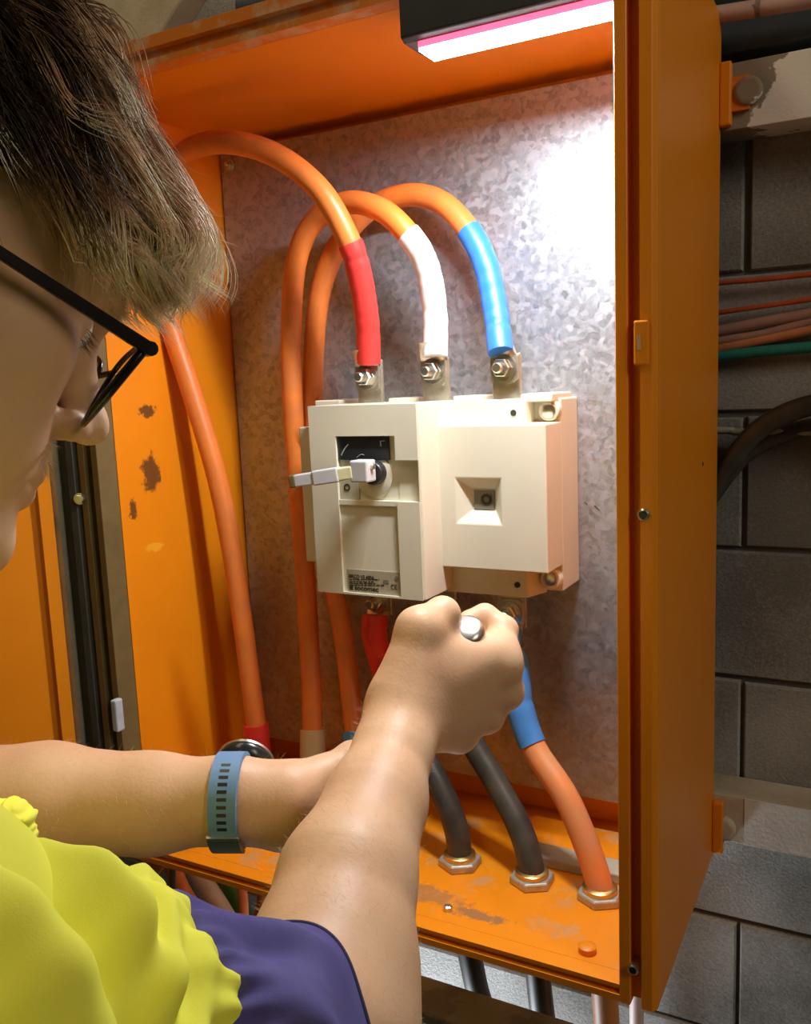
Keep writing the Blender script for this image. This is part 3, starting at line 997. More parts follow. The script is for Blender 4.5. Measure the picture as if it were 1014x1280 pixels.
ctrlC = [sC + (0, 0, -0.004), at(620, 390, 0.935), at(607, 330, 0.945), at(584, 285, 0.95), at(550, 252, 0.955), at(508, 244, 0.96), at(462, 262, 0.964), at(424, 305, 0.966), at(402, 360, 0.968), at(393, 430, 0.97), at(392, 520, 0.972), at(399, 640, 0.972), at(414, 720, 0.965), at(430, 800, 0.95),
         at(440, 880, 0.925), at(444, 915, 0.912), at(446, 960, 0.895), gC + (0, 0, 0.06), gC + (0, 0, -0.06), gC + (0.0, 0.03, -0.2), gC + (-0.06, 0.05, -0.38)]
C = upper_cable('orange power cable with blue sleeve at the right hand terminal, looping behind the white-sleeved cable', ctrlC, 3, 'blue', 'blue_pale', 15, 3)
DIRU = unit(ctrlC[2] - ctrlC[0])
make_lug(C, lug_x[2], sC[2] - 0.0205, sC[2], YT, DIRU)


def gland(p, label):
    g = thing('cable_gland', tuple(p), label, 'cable gland', 'glands in the enclosure floor')
    m = MB().lathe([(0.0245, 0.0002), (0.0255, 0.001), (0.0255, 0.0075), (0.0235, 0.0095)], p, UP, 6)
    m.build('locknut', M['locknut'], g, bevel=0.0008)
    MB().lathe([(0.0185, 0.0092), (0.0190, 0.011), (0.0185, 0.014), (0.0165, 0.0155)], p, UP, 32).build('ring', M['brass'], g, smooth=True, auto=40)
    MB().lathe([(0.0225, -0.030), (0.0235, -0.024), (0.0235, -T - 0.0004), (0.0225, -T - 0.0002)], p, UP, 24).build('gland_body', M['dark_steel'], g)
    return g


g1, g2, g3 = onz(577, 1078, zf), onz(668, 1098, zf), onz(754, 1116, zf)
for g in (g1, g2, g3):
    g[1] = 0.868
gland(g1, 'hexagonal cable gland around the first black cable, nearest the hands')
gland(g2, 'hexagonal cable gland around the second black cable, between two others')
gland(g3, 'hexagonal cable gland around the orange cable beside the right rim')
gland(gA, 'cable gland of the red-sleeved orange cable, behind the watch')
gland(gB, 'cable gland of the cream-sleeved orange cable, behind the forearms')
gland(gC, 'cable gland of the faded blue-sleeved cable, behind the forearms')

zl = bz0 - 0.022


def lower_cable(label, x, ctrl, isl, smat, sheath, gp, low):
    c = thing('power_cable', tuple(gp), label, 'cable', 'cables leaving the switch downward')
    start = np.array([x, 0.914, zl - 0.022])
    P = spline([start + (0, 0.002, 0.006), start + (0, -0.002, -0.02)] + ctrl + [gp + (0, 0, 0.012), gp + (0, 0, -0.05)] + low, 14)
    cut = int(isl * 14)
    cable_part(c, P[cut - 2:], rad + 0.0012, 'sheath', sheath)
    cable_part(c, P[:cut], rad + 0.0026, 'heat_shrink', smat, amp=0.0005, seed=5)
    make_lug(c, x, zl, zl, YT, (0, 0, -1), up=-1)
    return c


lower_cable('black lower cable with red sleeve under the left of the switch', lug_x[0], [at(478, 830, 0.92), at(500, 900, 0.905), at(540, 965, 0.885), at(567, 1025, 0.872)], 3.2, 'red', 'black_cable', g1,
            [g1 + (0.005, 0.02, -0.16), g1 + (0.01, 0.06, -0.30), g1 + (0.01, 0.06, -0.55)])
lower_cable('black lower cable rising from the middle gland behind the gripping hand', lug_x[1], [at(560, 830, 0.925), at(582, 910, 0.915), at(618, 975, 0.90), at(650, 1035, 0.882)], 2.6, 'white', 'black_cable', g2,
            [g2 + (0.0, 0.02, -0.16), g2 + (0.0, 0.05, -0.30), g2 + (0.0, 0.05, -0.55)])
lower_cable('orange lower cable with faded blue sleeve, beside the right rim', lug_x[2], [at(644, 830, 0.925), at(650, 880, 0.915), at(668, 935, 0.905), at(712, 1005, 0.885)], 4.05, 'blue_pale', 'cable_dusty', g3,
            [g3 + (0.0, 0.02, -0.16), g3 + (0.0, 0.04, -0.30), g3 + (0.0, 0.04, -0.55)])

# ================================================================== WALL FITTINGS
def rail(name, label, zt, zb, xs_, mat, top_ledge):
    r = thing(name, ((xs_[0] + xs_[1]) / 2, 1.07, zb), label, 'rail')
    prof = [(YB + 0.0006, zb), (YB + 0.0006, zt), (1.0985, zt), (1.0985, zt - 0.005), (YB + 0.0056, zt - 0.005), (YB + 0.0056, zb + 0.005), (1.0985, zb + 0.005), (1.0985, zb)]
    MB().prism(prof, 0, xs_[0], xs_[1]).build('channel', M[mat], r, bevel=0.001)
    return r


zt, zb = at(1000, 62, YB)[2], at(960, 155, YB)[2]
r1 = rail('upper_mounting_rail', 'weathered steel mounting rail with peeling white paint above the top of the wall cables', zt, zb, (-1.4, 1.3), 'rail', 1)
zt2, zb2 = at(940, 1000, YB)[2], at(940, 1058, YB)[2]
r2 = rail('lower_mounting_rail', 'cream painted steel mounting rail with white patch near the foot of the enclosure', zt2, zb2, (-1.4, 1.3), 'rail_low', 1)
q0, q1 = at(931, 1000, YB), at(1014, 1060, YB)
MB().box(q0[0], q0[0] + 0.22, YB - 0.0004, YB + 0.001, zb2, zt2).build('paint_patch', M['rail_white'], r2)
for (px, py, rl) in [(937, 115, r1), (905, 1033, r2)]:
    p = at(px, py, YB)
    MB().lathe([(0.014, 0), (0.014, 0.008), (0.012, 0.0095)], p, FRONT, 24).lathe([(0.0115, 0.0094), (0.0115, 0.0096)], p, FRONT, 6).build('bolt', M['rail'] if rl is r1 else M['rail_low'], rl, smooth=True, auto=40)
    MB().box(XO + 0.012, p[0] + 0.001, YB - 0.006, YB, p[2] - 0.018, p[2] + 0.016).build('spacer', M['orange_worn'], rl)


def wall_cable(name, label, ctrl, r, mat, group=None, cat='cable'):
    o = MB().tube(spline(ctrl, 8), r, 12).build(name, M[mat], None, smooth=True, auto=60)
    return tag(o, label, cat, group)


G = 'thin cables clipped along the block wall'
for (ya, yb_, r, mat, lab_) in [(354, 343, 0.0030, 'wall_red', 'topmost of the thin red-brown cables along the block wall'),
                                (391, 374, 0.0030, 'wall_red', 'second thin red-brown cable along the block wall, below the topmost'),
                                (414, 392, 0.0062, 'wall_pink', 'dusty pink-grey cable on the block wall, under the two red ones'),
                                (427, 402, 0.0050, 'wall_pink', 'thinner dusty pink cable on the block wall, just above the pale orange one'),
                                (436, 412, 0.0056, 'wall_orange', 'pale orange cable on the block wall, just above the green one'),
                                (445, 434, 0.0065, 'wall_green', 'teal green cable on the block wall, lowest of the straight cables')]:
    a, b = at(897, ya, 1.085), at(1014, yb_, 1.085)
    d = b - a
    sag = np.array([0, 0, 1.0])
    wall_cable('wall_cable', lab_, [a - d * 2.5, a - d, a, a + d * .5 + sag * rng.normal(0, .0008), b, b + d, b + d * 4], r, mat, G)
wall_cable('grey_conduit', 'thin pale grey conduit running level across the block wall', [at(890, 538, 1.080) - (0.3, 0, 0), at(890, 538, 1.080), at(1014, 540, 1.080), at(1014, 540, 1.080) + (0.8, 0, 0.0)], 0.0042, 'grey_pipe', cat='conduit')
wall_cable('coiled_cable', 'outer black cable curving behind the right side of the enclosure', [at(860, 660, 1.062), at(884, 625, 1.06), at(908, 585, 1.055), at(945, 540, 1.055), at(990, 514, 1.05), at(1040, 505, 1.05), at(1120, 520, 1.05), at(1200, 600, 1.06), at(1220, 760, 1.07)], 0.0115, 'black_cable', 'black cables curving on the block wall')
wall_cable('coiled_cable', 'inner black cable curving below the other, behind the right side of the enclosure', [at(860, 670, 1.085), at(890, 620, 1.085), at(930, 570, 1.085), at(975, 545, 1.085), at(1030, 535, 1.085), at(1120, 570, 1.085), at(1170, 660, 1.085)], 0.010, 'black_cable', 'black cables curving on the block wall')
a, b = at(905, 17, 1.03), at(1014, 0, 1.03)
wall_cable('pink_conduit', 'dusty pink conduit running level above the upper rail', [a - (b - a) * 6, a, b, b + (b - a) * 8], 0.0085, 'conduit', cat='conduit')
zd0, zd1 = at(960, 62, 1.06)[2], at(960, 8, 1.06)[2]
d = MB().box(-1.6, 1.4, 1.062, 1.0985, zd0 + 0.004, zd0 + 0.075).build('wiring_duct', M['navy_duct'], bevel=0.003)
tag(d, 'dark blue-grey wiring duct along the wall between the upper rail and the conduit', 'duct')
# things above the enclosure, behind its top
pb = [at(265, 0, 1.045), at(231, 52, 1.045), at(160, 160, 1.045), at(40, 120, 1.045), at(60, -60, 1.045), at(300, -60, 1.045)]
bo = MB().prism([(p[0], p[2]) for p in pb], 1, YB + 0.062, 1.095 + 0.004)
bo = MB().prism([(p[0], p[2]) for p in pb], 1, 1.0, 1.04).build('beige_board', M['beige_board'], bevel=0.004)
tag(bo, 'dirty beige board leaning on the wall above the enclosure, beside the dark hair', 'board')
a, b = at(330, 10, 1.0), at(530, -36, 1.0)
wall_cable('dark_pipe', 'dark pipe lying level just above the top of the enclosure', [a - (b - a) * 0.12, a, b, b + (b - a) * 2], 0.024, 'navy_duct', cat='pipe')
p = at(222, 52, 0.975); p2 = at(345, 27, 0.975)
ps = MB().box(p[0], p2[0], 0.965, 0.995, p[2] - 0.012, p[2] + 0.011).build('folded_sheet', M['pale_blue'], bevel=0.002)
tag(ps, 'pale blue folded sheet lying above the enclosure, beside the beige board', 'sheet')

# things below the enclosure
zt3 = at(620, 1247, 0.86)[2]
bm_ = thing('floor_beam', (-0.6, 0.83, zt3 - 0.16), 'olive-grey steel beam with worn yellow paint, below the enclosure', 'beam')
MB().box(-1.5, 0.6, 0.80, 0.86, zt3 - 0.034, zt3).build('flange', M['beam'], bm_, bevel=0.003)
MB().box(-1.5, 0.6, 0.806, 0.825, zt3 - 0.16, zt3 - 0.034).build('web', M['beam_yellow'], bm_)
wall_cable('pink_conduit', 'pale pink conduit rising behind the bottom right corner of the enclosure', [at(797, 1215, 1.07), at(796, 1290, 1.07), at(796, 1290, 1.07) - (0, 0, 0.5)], 0.0095, 'pink_pipe', cat='conduit')
UN = 'cables and pipes hanging below the enclosure'
for (nm, lb, mt, r, pts) in [
    ('hanging_cable', 'orange cable bending out left of the enclosure floor, above the yellow sleeve', 'cable', 0.0125, [(225, 1060, 0.86), (203, 1072, 0.85), (186, 1095, 0.85), (178, 1140, 0.86), (185, 1230, 0.9)]),
    ('cable_strap', 'narrow olive strap hanging at the left end of the enclosure floor', 'olive', 0.0045, [(217, 1050, 0.80), (216, 1100, 0.80), (220, 1160, 0.80), (228, 1260, 0.8)]),
    ('hanging_cable', 'brown-shadowed orange cable curving down beside the olive strap', 'cable', 0.013, [(215, 1080, 0.93), (226, 1110, 0.93), (246, 1145, 0.93), (285, 1230, 0.93)]),
    ('pale_pipe', 'pale pink pipe slanting down below the left of the enclosure', 'pink_pipe', 0.018, [(228, 1060, 1.0), (250, 1095, 1.0), (285, 1150, 1.0), (340, 1260, 1.0)]),
    ('green_hose', 'dark green hose beside the pale pink pipe', 'green', 0.016, [(262, 1070, 1.02), (285, 1105, 1.02), (305, 1150, 1.02), (345, 1260, 1.02)]),
    ('hanging_cable', 'thin orange cable hanging below the enclosure between hose and forearm', 'cable', 0.0075, [(296, 1080, 0.95), (302, 1110, 0.95), (305, 1150, 0.95), (304, 1260, 0.95)])]:
    wall_cable(nm, lb, [dz(px, py, 1) * 0 + at(px, py, Y) for (px, py, Y) in pts], r, mt, UN, cat='pipe' if 'pipe' in nm else ('hose' if 'hose' in nm else ('strap' if 'strap' in nm else 'cable')))

# ================================================================== PERSON
# ---- signed-distance modelling: the body is one skin grown over tapered bones
def sm(a, b, k):
    h = np.maximum(k - np.abs(a - b), 0.0) / k
    return np.minimum(a, b) - h * h * k * 0.25


def smax(a, b, k):
    return -sm(-a, -b, k)


def cone(P, a, b, r1, r2, flat=None):
    a, b = np.asarray(a, float), np.asarray(b, float)
    ba = b - a
    pa = P - a
    if flat is not None:                       # flat = (normal, factor): thinner along the normal
        n, s = np.asarray(flat[0], float), flat[1]
        n = n - ba * np.dot(n, ba) / np.dot(ba, ba)
        n /= np.linalg.norm(n)
        pa = pa + (1 / s - 1) * (pa @ n)[:, None] * n
    h = np.clip((pa @ ba) / np.dot(ba, ba), 0, 1)
    d = np.linalg.norm(pa - h[:, None] * ba, axis=1) - (r1 + (r2 - r1) * h)
    return d * (0.8 if flat is not None else 1.0)


def ell(P, c, r, R=None):
    q = P - np.asarray(c, float)
    if R is not None:
        q = q @ np.asarray(R)
    r = np.asarray(r, float)
    k0 = np.linalg.norm(q / r, axis=1)
    k1 = np.linalg.norm(q / (r * r), axis=1) + 1e-9
    return k0 * (k0 - 1.0) / k1


def surface(fn, lo, hi, h, coarse=8):
    """Naive surface nets over fn inside the box, evaluated only near the surface."""
    lo, hi = np.asarray(lo, float), np.asarray(hi, float)
    nb = np.ceil((hi - lo) / (h * coarse)).astype(int)
    n = nb * coarse + 1
    cc = [lo[i] + (np.arange(nb[i]) + 0.5) * h * coarse for i in range(3)]
    G = np.stack(np.meshgrid(*cc, indexing='ij'), -1).reshape(-1, 3)
    dc = fn(G).reshape(nb)
    lim = h * coarse * 0.5 * 1.74 * 1.35 + 0.004
    act = np.abs(dc) < lim
    D = np.where(dc < 0, -1.0, 1.0).repeat(coarse, 0).repeat(coarse, 1).repeat(coarse, 2)
    D = np.pad(D, ((0, 1), (0, 1), (0, 1)), mode='edge')
    loc = np.stack(np.meshgrid(*[np.arange(coarse + 1)] * 3, indexing='ij'), -1).reshape(-1, 3)
    A = np.argwhere(act)
    for k in range(0, len(A), 400):
        idx = (A[k:k + 400, None, :] * coarse + loc[None]).reshape(-1, 3)
        D[idx[:, 0], idx[:, 1], idx[:, 2]] = fn(lo + idx * h)
    S = D < 0
    c = [S[i:n[0] - 1 + i, j:n[1] - 1 + j, k:n[2] - 1 + k] for i in (0, 1) for j in (0, 1) for k in (0, 1)]
    tot = sum(x.astype(np.int8) for x in c)
    cell = np.argwhere((tot > 0) & (tot < 8))
    vid = -np.ones(tuple(n - 1), dtype=np.int64)
    vid[cell[:, 0], cell[:, 1], cell[:, 2]] = np.arange(len(cell))
    acc = np.zeros((len(cell), 3))
    cnt = np.zeros(len(cell))
    corners = [(i, j, k) for i in (0, 1) for j in (0, 1) for k in (0, 1)]
    dv = [D[cell[:, 0] + i, cell[:, 1] + j, cell[:, 2] + k] for (i, j, k) in corners]
    for a in range(8):
        for b in range(a + 1, 8):
            ca, cb = np.array(corners[a]), np.array(corners[b])
            if np.abs(ca - cb).sum() != 1:
                continue
            m = (dv[a] < 0) != (dv[b] < 0)
            t = dv[a] / (dv[a] - dv[b] + 1e-12)
            p = ca + t[:, None] * (cb - ca)
            acc[m] += p[m]
            cnt[m] += 1
    V = lo + (cell + acc / cnt[:, None]) * h
    quads = []
    for ax in range(3):
        sl0 = [slice(0, n[i] - 1) if i == ax else slice(1, n[i] - 1) for i in range(3)]
        sl1 = [slice(1, n[i]) if i == ax else slice(1, n[i] - 1) for i in range(3)]
        s0, s1 = S[tuple(sl0)], S[tuple(sl1)]
        e = np.argwhere(s0 != s1)
        flip = s0[e[:, 0], e[:, 1], e[:, 2]]
        e = e + np.array([0 if i == ax else 1 for i in range(3)])
        u, v = (ax + 1) % 3, (ax + 2) % 3
        q = []
        for (du, dv_) in ((0, 0), (-1, 0), (-1, -1), (0, -1)):
            f = e.copy()
            f[:, u] += du
            f[:, v] += dv_
            q.append(vid[f[:, 0], f[:, 1], f[:, 2]])
        q = np.stack(q, 1)
        q[~flip] = q[~flip][:, ::-1]
        quads.append(q)
    Q = np.concatenate(quads)
    Q = Q[(Q >= 0).all(1)]
    return V, Q


def mesh_np(name, V, Q, mat, parent=None, smooth=True):
    me = bpy.data.meshes.new(name)
    me.vertices.add(len(V))
    me.vertices.foreach_set('co', np.asarray(V, np.float32).ravel())
    k = Q.shape[1]
    me.loops.add(Q.size)
    me.loops.foreach_set('vertex_index', np.asarray(Q, np.int32).ravel())
    me.polygons.add(len(Q))
    me.polygons.foreach_set('loop_start', np.arange(0, Q.size, k, dtype=np.int32))
    me.polygons.foreach_set('loop_total', np.full(len(Q), k, dtype=np.int32))
    me.update(calc_edges=True)
    me.validate()
    if smooth:
        me.shade_smooth()
    me.materials.append(mat)
    o = bpy.data.objects.new(name, me)
    COL.objects.link(o)
    if parent is not None:
        o.parent = parent
        o.matrix_parent_inverse = parent.matrix_world.inverted()
    return o


# ---- skeleton (places along the camera's own axes were measured, the bones stand in the room)
HA, HP, HRo = RAD(39), RAD(23), RAD(6)          # head: turn, nod, tilt
_f0, _l0, _u0 = np.array([cos(HA), 0, sin(HA)]), np.array([-sin(HA), 0, cos(HA)]), np.array([0, -1.0, 0])
_f = cos(HP) * _f0 - sin(HP) * _u0
_u = cos(HP) * _u0 + sin(HP) * _f0
_l = _l0 * cos(HRo) + _u * sin(HRo)
_u = -_l0 * sin(HRo) + _u * cos(HRo)
HR = np.stack([v[0] * AX[0] + v[1] * AX[1] + v[2] * AX[2] for v in (_f, _l, _u)], 1)   # columns: forward, left, up in the room
NOSE = np.array([0.1235, 0.0, -0.021])
HO = dz(129, 547, 0.455) - HR @ NOSE


def H(x, y, z):
    return HO + HR @ np.array([x, y, z])


def to_head(P):
    return (P - HO) @ HR


neck_base = cm(-0.305, 0.085, 0.355)
sh_r = cm(-0.150, 0.165, 0.255)
el_r = dz(406, 1296, 0.495)
sh_l = cm(-0.455, 0.075, 0.47)
el_l = cm(-0.400, 0.222, 0.665)
pelvis = neck_base + np.array([-0.06, -0.10, -0.50])
hip_r, hip_l = pelvis + np.array([0.075, -0.055, -0.03]), pelvis + np.array([-0.075, 0.055, -0.03])
kn_r, kn_l = hip_r + np.array([0.03, 0.05, -0.43]), hip_l + np.array([0.0, 0.07, -0.43])
an_r = np.array([kn_r[0] + 0.0, kn_r[1] - 0.04, 0.085])
an_l = np.array([kn_l[0] - 0.02, kn_l[1] - 0.02, 0.085])


def sdf_head(Pw):
    P = to_head(Pw)
    Q = P.copy()
    Q[:, 1] = np.abs(Q[:, 1])                  # symmetric
    d = ell(P, (-0.010, 0, 0.050), (0.098, 0.076, 0.082))
    d = sm(d, ell(P, (0.040, 0, 0.048), (0.056, 0.062, 0.060)), 0.03)
    d = sm(d, ell(P, (0.034, 0, -0.020), (0.056, 0.056, 0.070)), 0.03)
    d = sm(d, cone(Q, (-0.004, 0.050, -0.045), (0.076, 0.012, -0.088), 0.020, 0.019), 0.03)     # jaw
    d = sm(d, cone(P, (0.088, -0.008, -0.093), (0.088, 0.008, -0.093), 0.0170, 0.0170), 0.014)  # chin
    d = sm(d, ell(Q, (0.058, 0.045, -0.004), (0.024, 0.018, 0.019)), 0.02)                       # cheek bone
    d = sm(d, ell(Q, (0.055, 0.034, -0.040), (0.030, 0.022, 0.028)), 0.025)                      # cheek
    d = sm(d, cone(Q, (0.090, 0.010, 0.034), (0.072, 0.044, 0.036), 0.0095, 0.0095), 0.014)      # brow
    d = sm(d, ell(P, (0.074, 0, -0.050), (0.026, 0.028, 0.030)), 0.02)                           # muzzle
    d = smax(d, -ell(Q, (0.098, 0.032, 0.016), (0.016, 0.016, 0.012)), 0.012)                    # eye socket
    d = sm(d, ell(Q, (0.0735, 0.031, 0.017), (0.0145, 0.0150, 0.0135)), 0.004)                   # lids
    d = sm(d, cone(P, (0.086, 0, 0.024), (0.110, 0, -0.014), 0.0080, 0.0088), 0.012)             # nose
    d = sm(d, ell(P, (0.1135, 0, -0.0195), (0.0110, 0.0105, 0.0095)), 0.008)
    d = sm(d, ell(Q, (0.103, 0.0115, -0.0245), (0.0100, 0.0065, 0.0075)), 0.006)                 # nostril wing
    d = smax(d, -ell(Q, (0.108, 0.0065, -0.0325), (0.0060, 0.0032, 0.0050)), 0.003)
    d = sm(d, cone(Q, (0.1000, 0.000, -0.0525), (0.0900, 0.021, -0.0555), 0.0062, 0.0036), 0.006)  # upper lip
    d = sm(d, cone(Q, (0.0985, 0.000, -0.0640), (0.0895, 0.019, -0.0600), 0.0070, 0.0036), 0.006)  # lower lip
    d = smax(d, -cone(Q, (0.1085, 0.000, -0.0580), (0.0955, 0.024, -0.0580), 0.0016, 0.0012), 0.003)
    e = ell(Q, (-0.012, 0.079, 0.004), (0.018, 0.010, 0.031))                                     # ear
    e = smax(e, -ell(Q, (-0.008, 0.088, 0.004), (0.010, 0.008, 0.020)), 0.006)
    d = sm(d, e, 0.006)
    return d


def sdf_torso(P):
    d = cone(P, H(-0.022, 0, -0.030), neck_base, 0.056, 0.060)
    chest = neck_base + np.array([-0.02, -0.02, -0.20])
    ax = sh_l - sh_r
    d = sm(d, cone(P, sh_r + ax * 0.18, sh_l - ax * 0.18, 0.062, 0.062), 0.05)
    d = sm(d, cone(P, chest + ax * 0.18, chest - ax * 0.18, 0.10, 0.10), 0.08)
    d = sm(d, cone(P, chest, pelvis, 0.115, 0.115), 0.08)
    d = sm(d, cone(P, sh_r, el_r, 0.050, 0.040), 0.04)
    d = sm(d, cone(P, sh_l, el_l, 0.050, 0.040), 0.04)
    for hp, kn, an in ((hip_r, kn_r, an_r), (hip_l, kn_l, an_l)):
        d = sm(d, cone(P, hp, kn, 0.085, 0.055), 0.05)
        d = sm(d, cone(P, kn, an, 0.055, 0.038), 0.03)
        d = sm(d, cone(P, an - (0, 0.03, 0.035), an + (0.02, 0.15, -0.05), 0.035, 0.028), 0.02)
    return d


# right arm and hand: a fist closed round the tool
W = dict(wr=dz(497, 900, 0.690), f1=dz(492, 936, 0.665), f2=dz(470, 1003, 0.625), f3=dz(434, 1100, 0.568), f4=dz(417, 1190, 0.530))
HN = AX[1] * -0.55 + AX[2] * -0.55 + AX[0] * 0.55
TOOL_A = dz(581, 783, 0.7215)
TOOL_B = dz(592, 868, 0.775)


def sdf_arm_r(P):
    d = cone(P, el_r, W['f4'], 0.046, 0.0480)
    d = sm(d, cone(P, W['f4'], W['f3'], 0.0480, 0.0435), 0.010)
    d = sm(d, cone(P, W['f3'], W['f2'], 0.0435, 0.0350), 0.010)
    d = sm(d, cone(P, W['f2'], W['f1'], 0.0350, 0.0285), 0.010)
    d = sm(d, cone(P, W['f1'], W['wr'], 0.0285, 0.0265), 0.010)
    d = sm(d, cone(P, sh_r * .4 + el_r * .6, el_r, 0.046, 0.042), 0.04)
    # palm: metacarpals fanning from the wrist
    mcp = [dz(622, 822, 0.735), dz(627, 858, 0.742), dz(608, 894, 0.737), dz(574, 920, 0.728)]
    base = [dz(515, 868, 0.695), dz(522, 884, 0.696), dz(525, 900, 0.696), dz(520, 913, 0.696)]
    pm = None
    for i in range(4):
        r1, r2 = (0.0195, 0.0185, 0.0175, 0.0165)[i], (0.0155, 0.0155, 0.0148, 0.0136)[i]
        c = cone(P, base[i], mcp[i], r1, r2)
        pm = c if pm is None else sm(pm, c, 0.014)
    th0, th1, th2, th3 = dz(503, 862, 0.690), dz(523, 787, 0.702), dz(553, 768, 0.722), dz(566, 780, 0.744)
    pm = sm(pm, cone(P, th0, th1, 0.0215, 0.0165), 0.018)
    pm = sm(pm, cone(P, dz(538, 815, 0.710), mcp[0], 0.0160, 0.0135), 0.022)        # web between thumb and index
    pm = sm(pm, cone(P, dz(520, 845, 0.700), dz(600, 850, 0.735), 0.0175, 0.0155), 0.020)
    d = sm(d, pm, 0.022)
    th = cone(P, th1, th2, 0.0155, 0.0138)
    th = sm(th, cone(P, th2, th3, 0.0138, 0.0105), 0.006)
    d = sm(d, th, 0.012)
    # fingers: proximal, middle, distal; each curls left round the tool
    pip = [dz(629, 788, 0.756), dz(632, 858, 0.785), dz(612, 893, 0.780), dz(578, 918, 0.768)]
    dip = [dz(606, 771, 0.764), dz(604, 860, 0.803), dz(588, 892, 0.797), dz(556, 914, 0.784)]
    tip = [dz(587, 776, 0.760), dz(586, 850, 0.790), dz(572, 884, 0.786), dz(544, 906, 0.772)]
    rr = [0.0115, 0.0115, 0.0108, 0.0098]
    for i in range(4):
        f = cone(P, mcp[i], pip[i], rr[i] + 0.0030, rr[i] + 0.0010)
        f = sm(f, cone(P, pip[i], dip[i], rr[i] + 0.0010, rr[i] - 0.0006), 0.004)
        f = sm(f, cone(P, dip[i], tip[i], rr[i] - 0.0006, rr[i] - 0.0020), 0.004)
        d = sm(d, f, 0.010 if i == 0 else 0.006)
    for (kx, ky, kz, kr) in ((634, 836, 0.727, 0.0100), (637, 868, 0.735, 0.0105)):   # knuckle heads
        d = sm(d, ell(P, dz(kx, ky, kz), (kr, kr, kr)), 0.012)
    return d


# left forearm and hand, reaching across behind
LW = dict(wr=dz(345, 1004, 0.650), a1=dz(292, 1000, 0.648), a2=dz(190, 1004, 0.655), a3=dz(60, 1004, 0.662))
FL = AX[2]


def sdf_arm_l(P):
    d = cone(P, el_l, LW['a3'], 0.044, 0.0430)
    d = sm(d, cone(P, LW['a3'], LW['a2'], 0.0430, 0.0350, (FL, 0.9)), 0.010)
    d = sm(d, cone(P, LW['a2'], LW['a1'], 0.0350, 0.0300, (FL, 0.86)), 0.010)
    d = sm(d, cone(P, LW['a1'], LW['wr'], 0.0300, 0.0245, (FL, 0.86)), 0.010)
    wr = LW['wr']
    mcp = [dz(448, 1004, 0.715), dz(452, 1022, 0.715), dz(446, 1040, 0.710), dz(434, 1054, 0.702)]
    base = [dz(366, 998, 0.660), dz(368, 1008, 0.661), dz(366, 1018, 0.661), dz(362, 1027, 0.660)]
    pm = None
    for i in range(4):
        c = cone(P, base[i], mcp[i], (0.0185, 0.018, 0.0165, 0.015)[i], (0.0135, 0.0135, 0.013, 0.012)[i])
        pm = c if pm is None else sm(pm, c, 0.018)
    t0, t1, t2, t3 = dz(366, 994, 0.652), dz(404, 972, 0.666), dz(440, 948, 0.682), dz(470, 936, 0.700)
    pm = sm(pm, cone(P, t0, t1, 0.0185, 0.0150), 0.012)
    d = sm(d, pm, 0.024)
    th = sm(cone(P, t1, t2, 0.0150, 0.0125), cone(P, t2, t3, 0.0125, 0.0100), 0.006)
    d = sm(d, th, 0.008)
    pip = [dz(500, 982, 0.725), dz(505, 1005, 0.727), dz(497, 1028, 0.722), dz(478, 1046, 0.712)]
    dip = [dz(508, 968, 0.745), dz(513, 990, 0.750), dz(505, 1012, 0.745), dz(486, 1030, 0.735)]
    tip = [dz(500, 958, 0.757), dz(504, 979, 0.763), dz(497, 1000, 0.758), dz(478, 1018, 0.749)]
    rr = [0.0105, 0.0108, 0.0102, 0.0092]
    for i in range(4):
        f = cone(P, mcp[i], pip[i], rr[i] + 0.002, rr[i] + 0.0004)
        f = sm(f, cone(P, pip[i], dip[i], rr[i] + 0.0004, rr[i] - 0.001), 0.005)
        f = sm(f, cone(P, dip[i], tip[i], rr[i] - 0.001, rr[i] - 0.002), 0.004)
        d = sm(d, f, 0.006)
    return d


def sdf_headneck(P):
    return sm(sdf_head(P), sdf_torso_upper(P), 0.025)


def sdf_torso_upper(P):
    return cone(P, H(-0.022, 0, -0.030), neck_base, 0.056, 0.060)


def box_of(pts, pad):
    A = np.array(pts)
    return A.min(0) - pad, A.max(0) + pad


Vs, Qs, off = [], [], 0
regions = [
    (sdf_headneck, *box_of([H(x, y, z) for x in (-0.11, 0.13) for y in (-0.09, 0.09) for z in (-0.11, 0.135)] + [neck_base], 0.012), 0.0020),
    (sdf_arm_r, *box_of([W['f3'], W['f4'], el_r, W['wr'], TOOL_A, dz(640, 780, 0.8), dz(640, 880, 0.80), dz(560, 935, 0.80)], 0.05), 0.0016),
    (sdf_arm_l, *box_of([el_l, LW['a2'], LW['wr'], dz(515, 1000, 0.765), dz(510, 960, 0.77)], 0.05), 0.0020),
    (sdf_torso, *box_of([neck_base, sh_r, sh_l, el_r, el_l, pelvis, an_r - (0, 0, 0.08), an_l - (0, 0, 0.08), an_l + (0, 0.16, 0), an_r + (0, 0.16, 0)], 0.125), 0.008),
]
arm_data = []
for fn, lo, hi, h in regions:
    V, Q = surface(fn, lo, hi, h)
    if fn is sdf_torso:        # the clothed body; the bare arms and head keep their finer skin
        c0 = V[Q].mean(1)
        keep = sm(np.minimum(sdf_arm_r(c0), sdf_arm_l(c0)), sdf_headneck(c0), 0.001) > 0.0015
        Q = Q[keep]
    arm_data.append((V, Q))
    Vs.append(V)
    Qs.append(Q + off)
    off += len(V)
person = mesh_np('person', np.concatenate(Vs), np.concatenate(Qs), M['skin'])
tag(person, 'person with blond fringe in yellow and navy work shirt, gripping a tool below the switch', 'person')


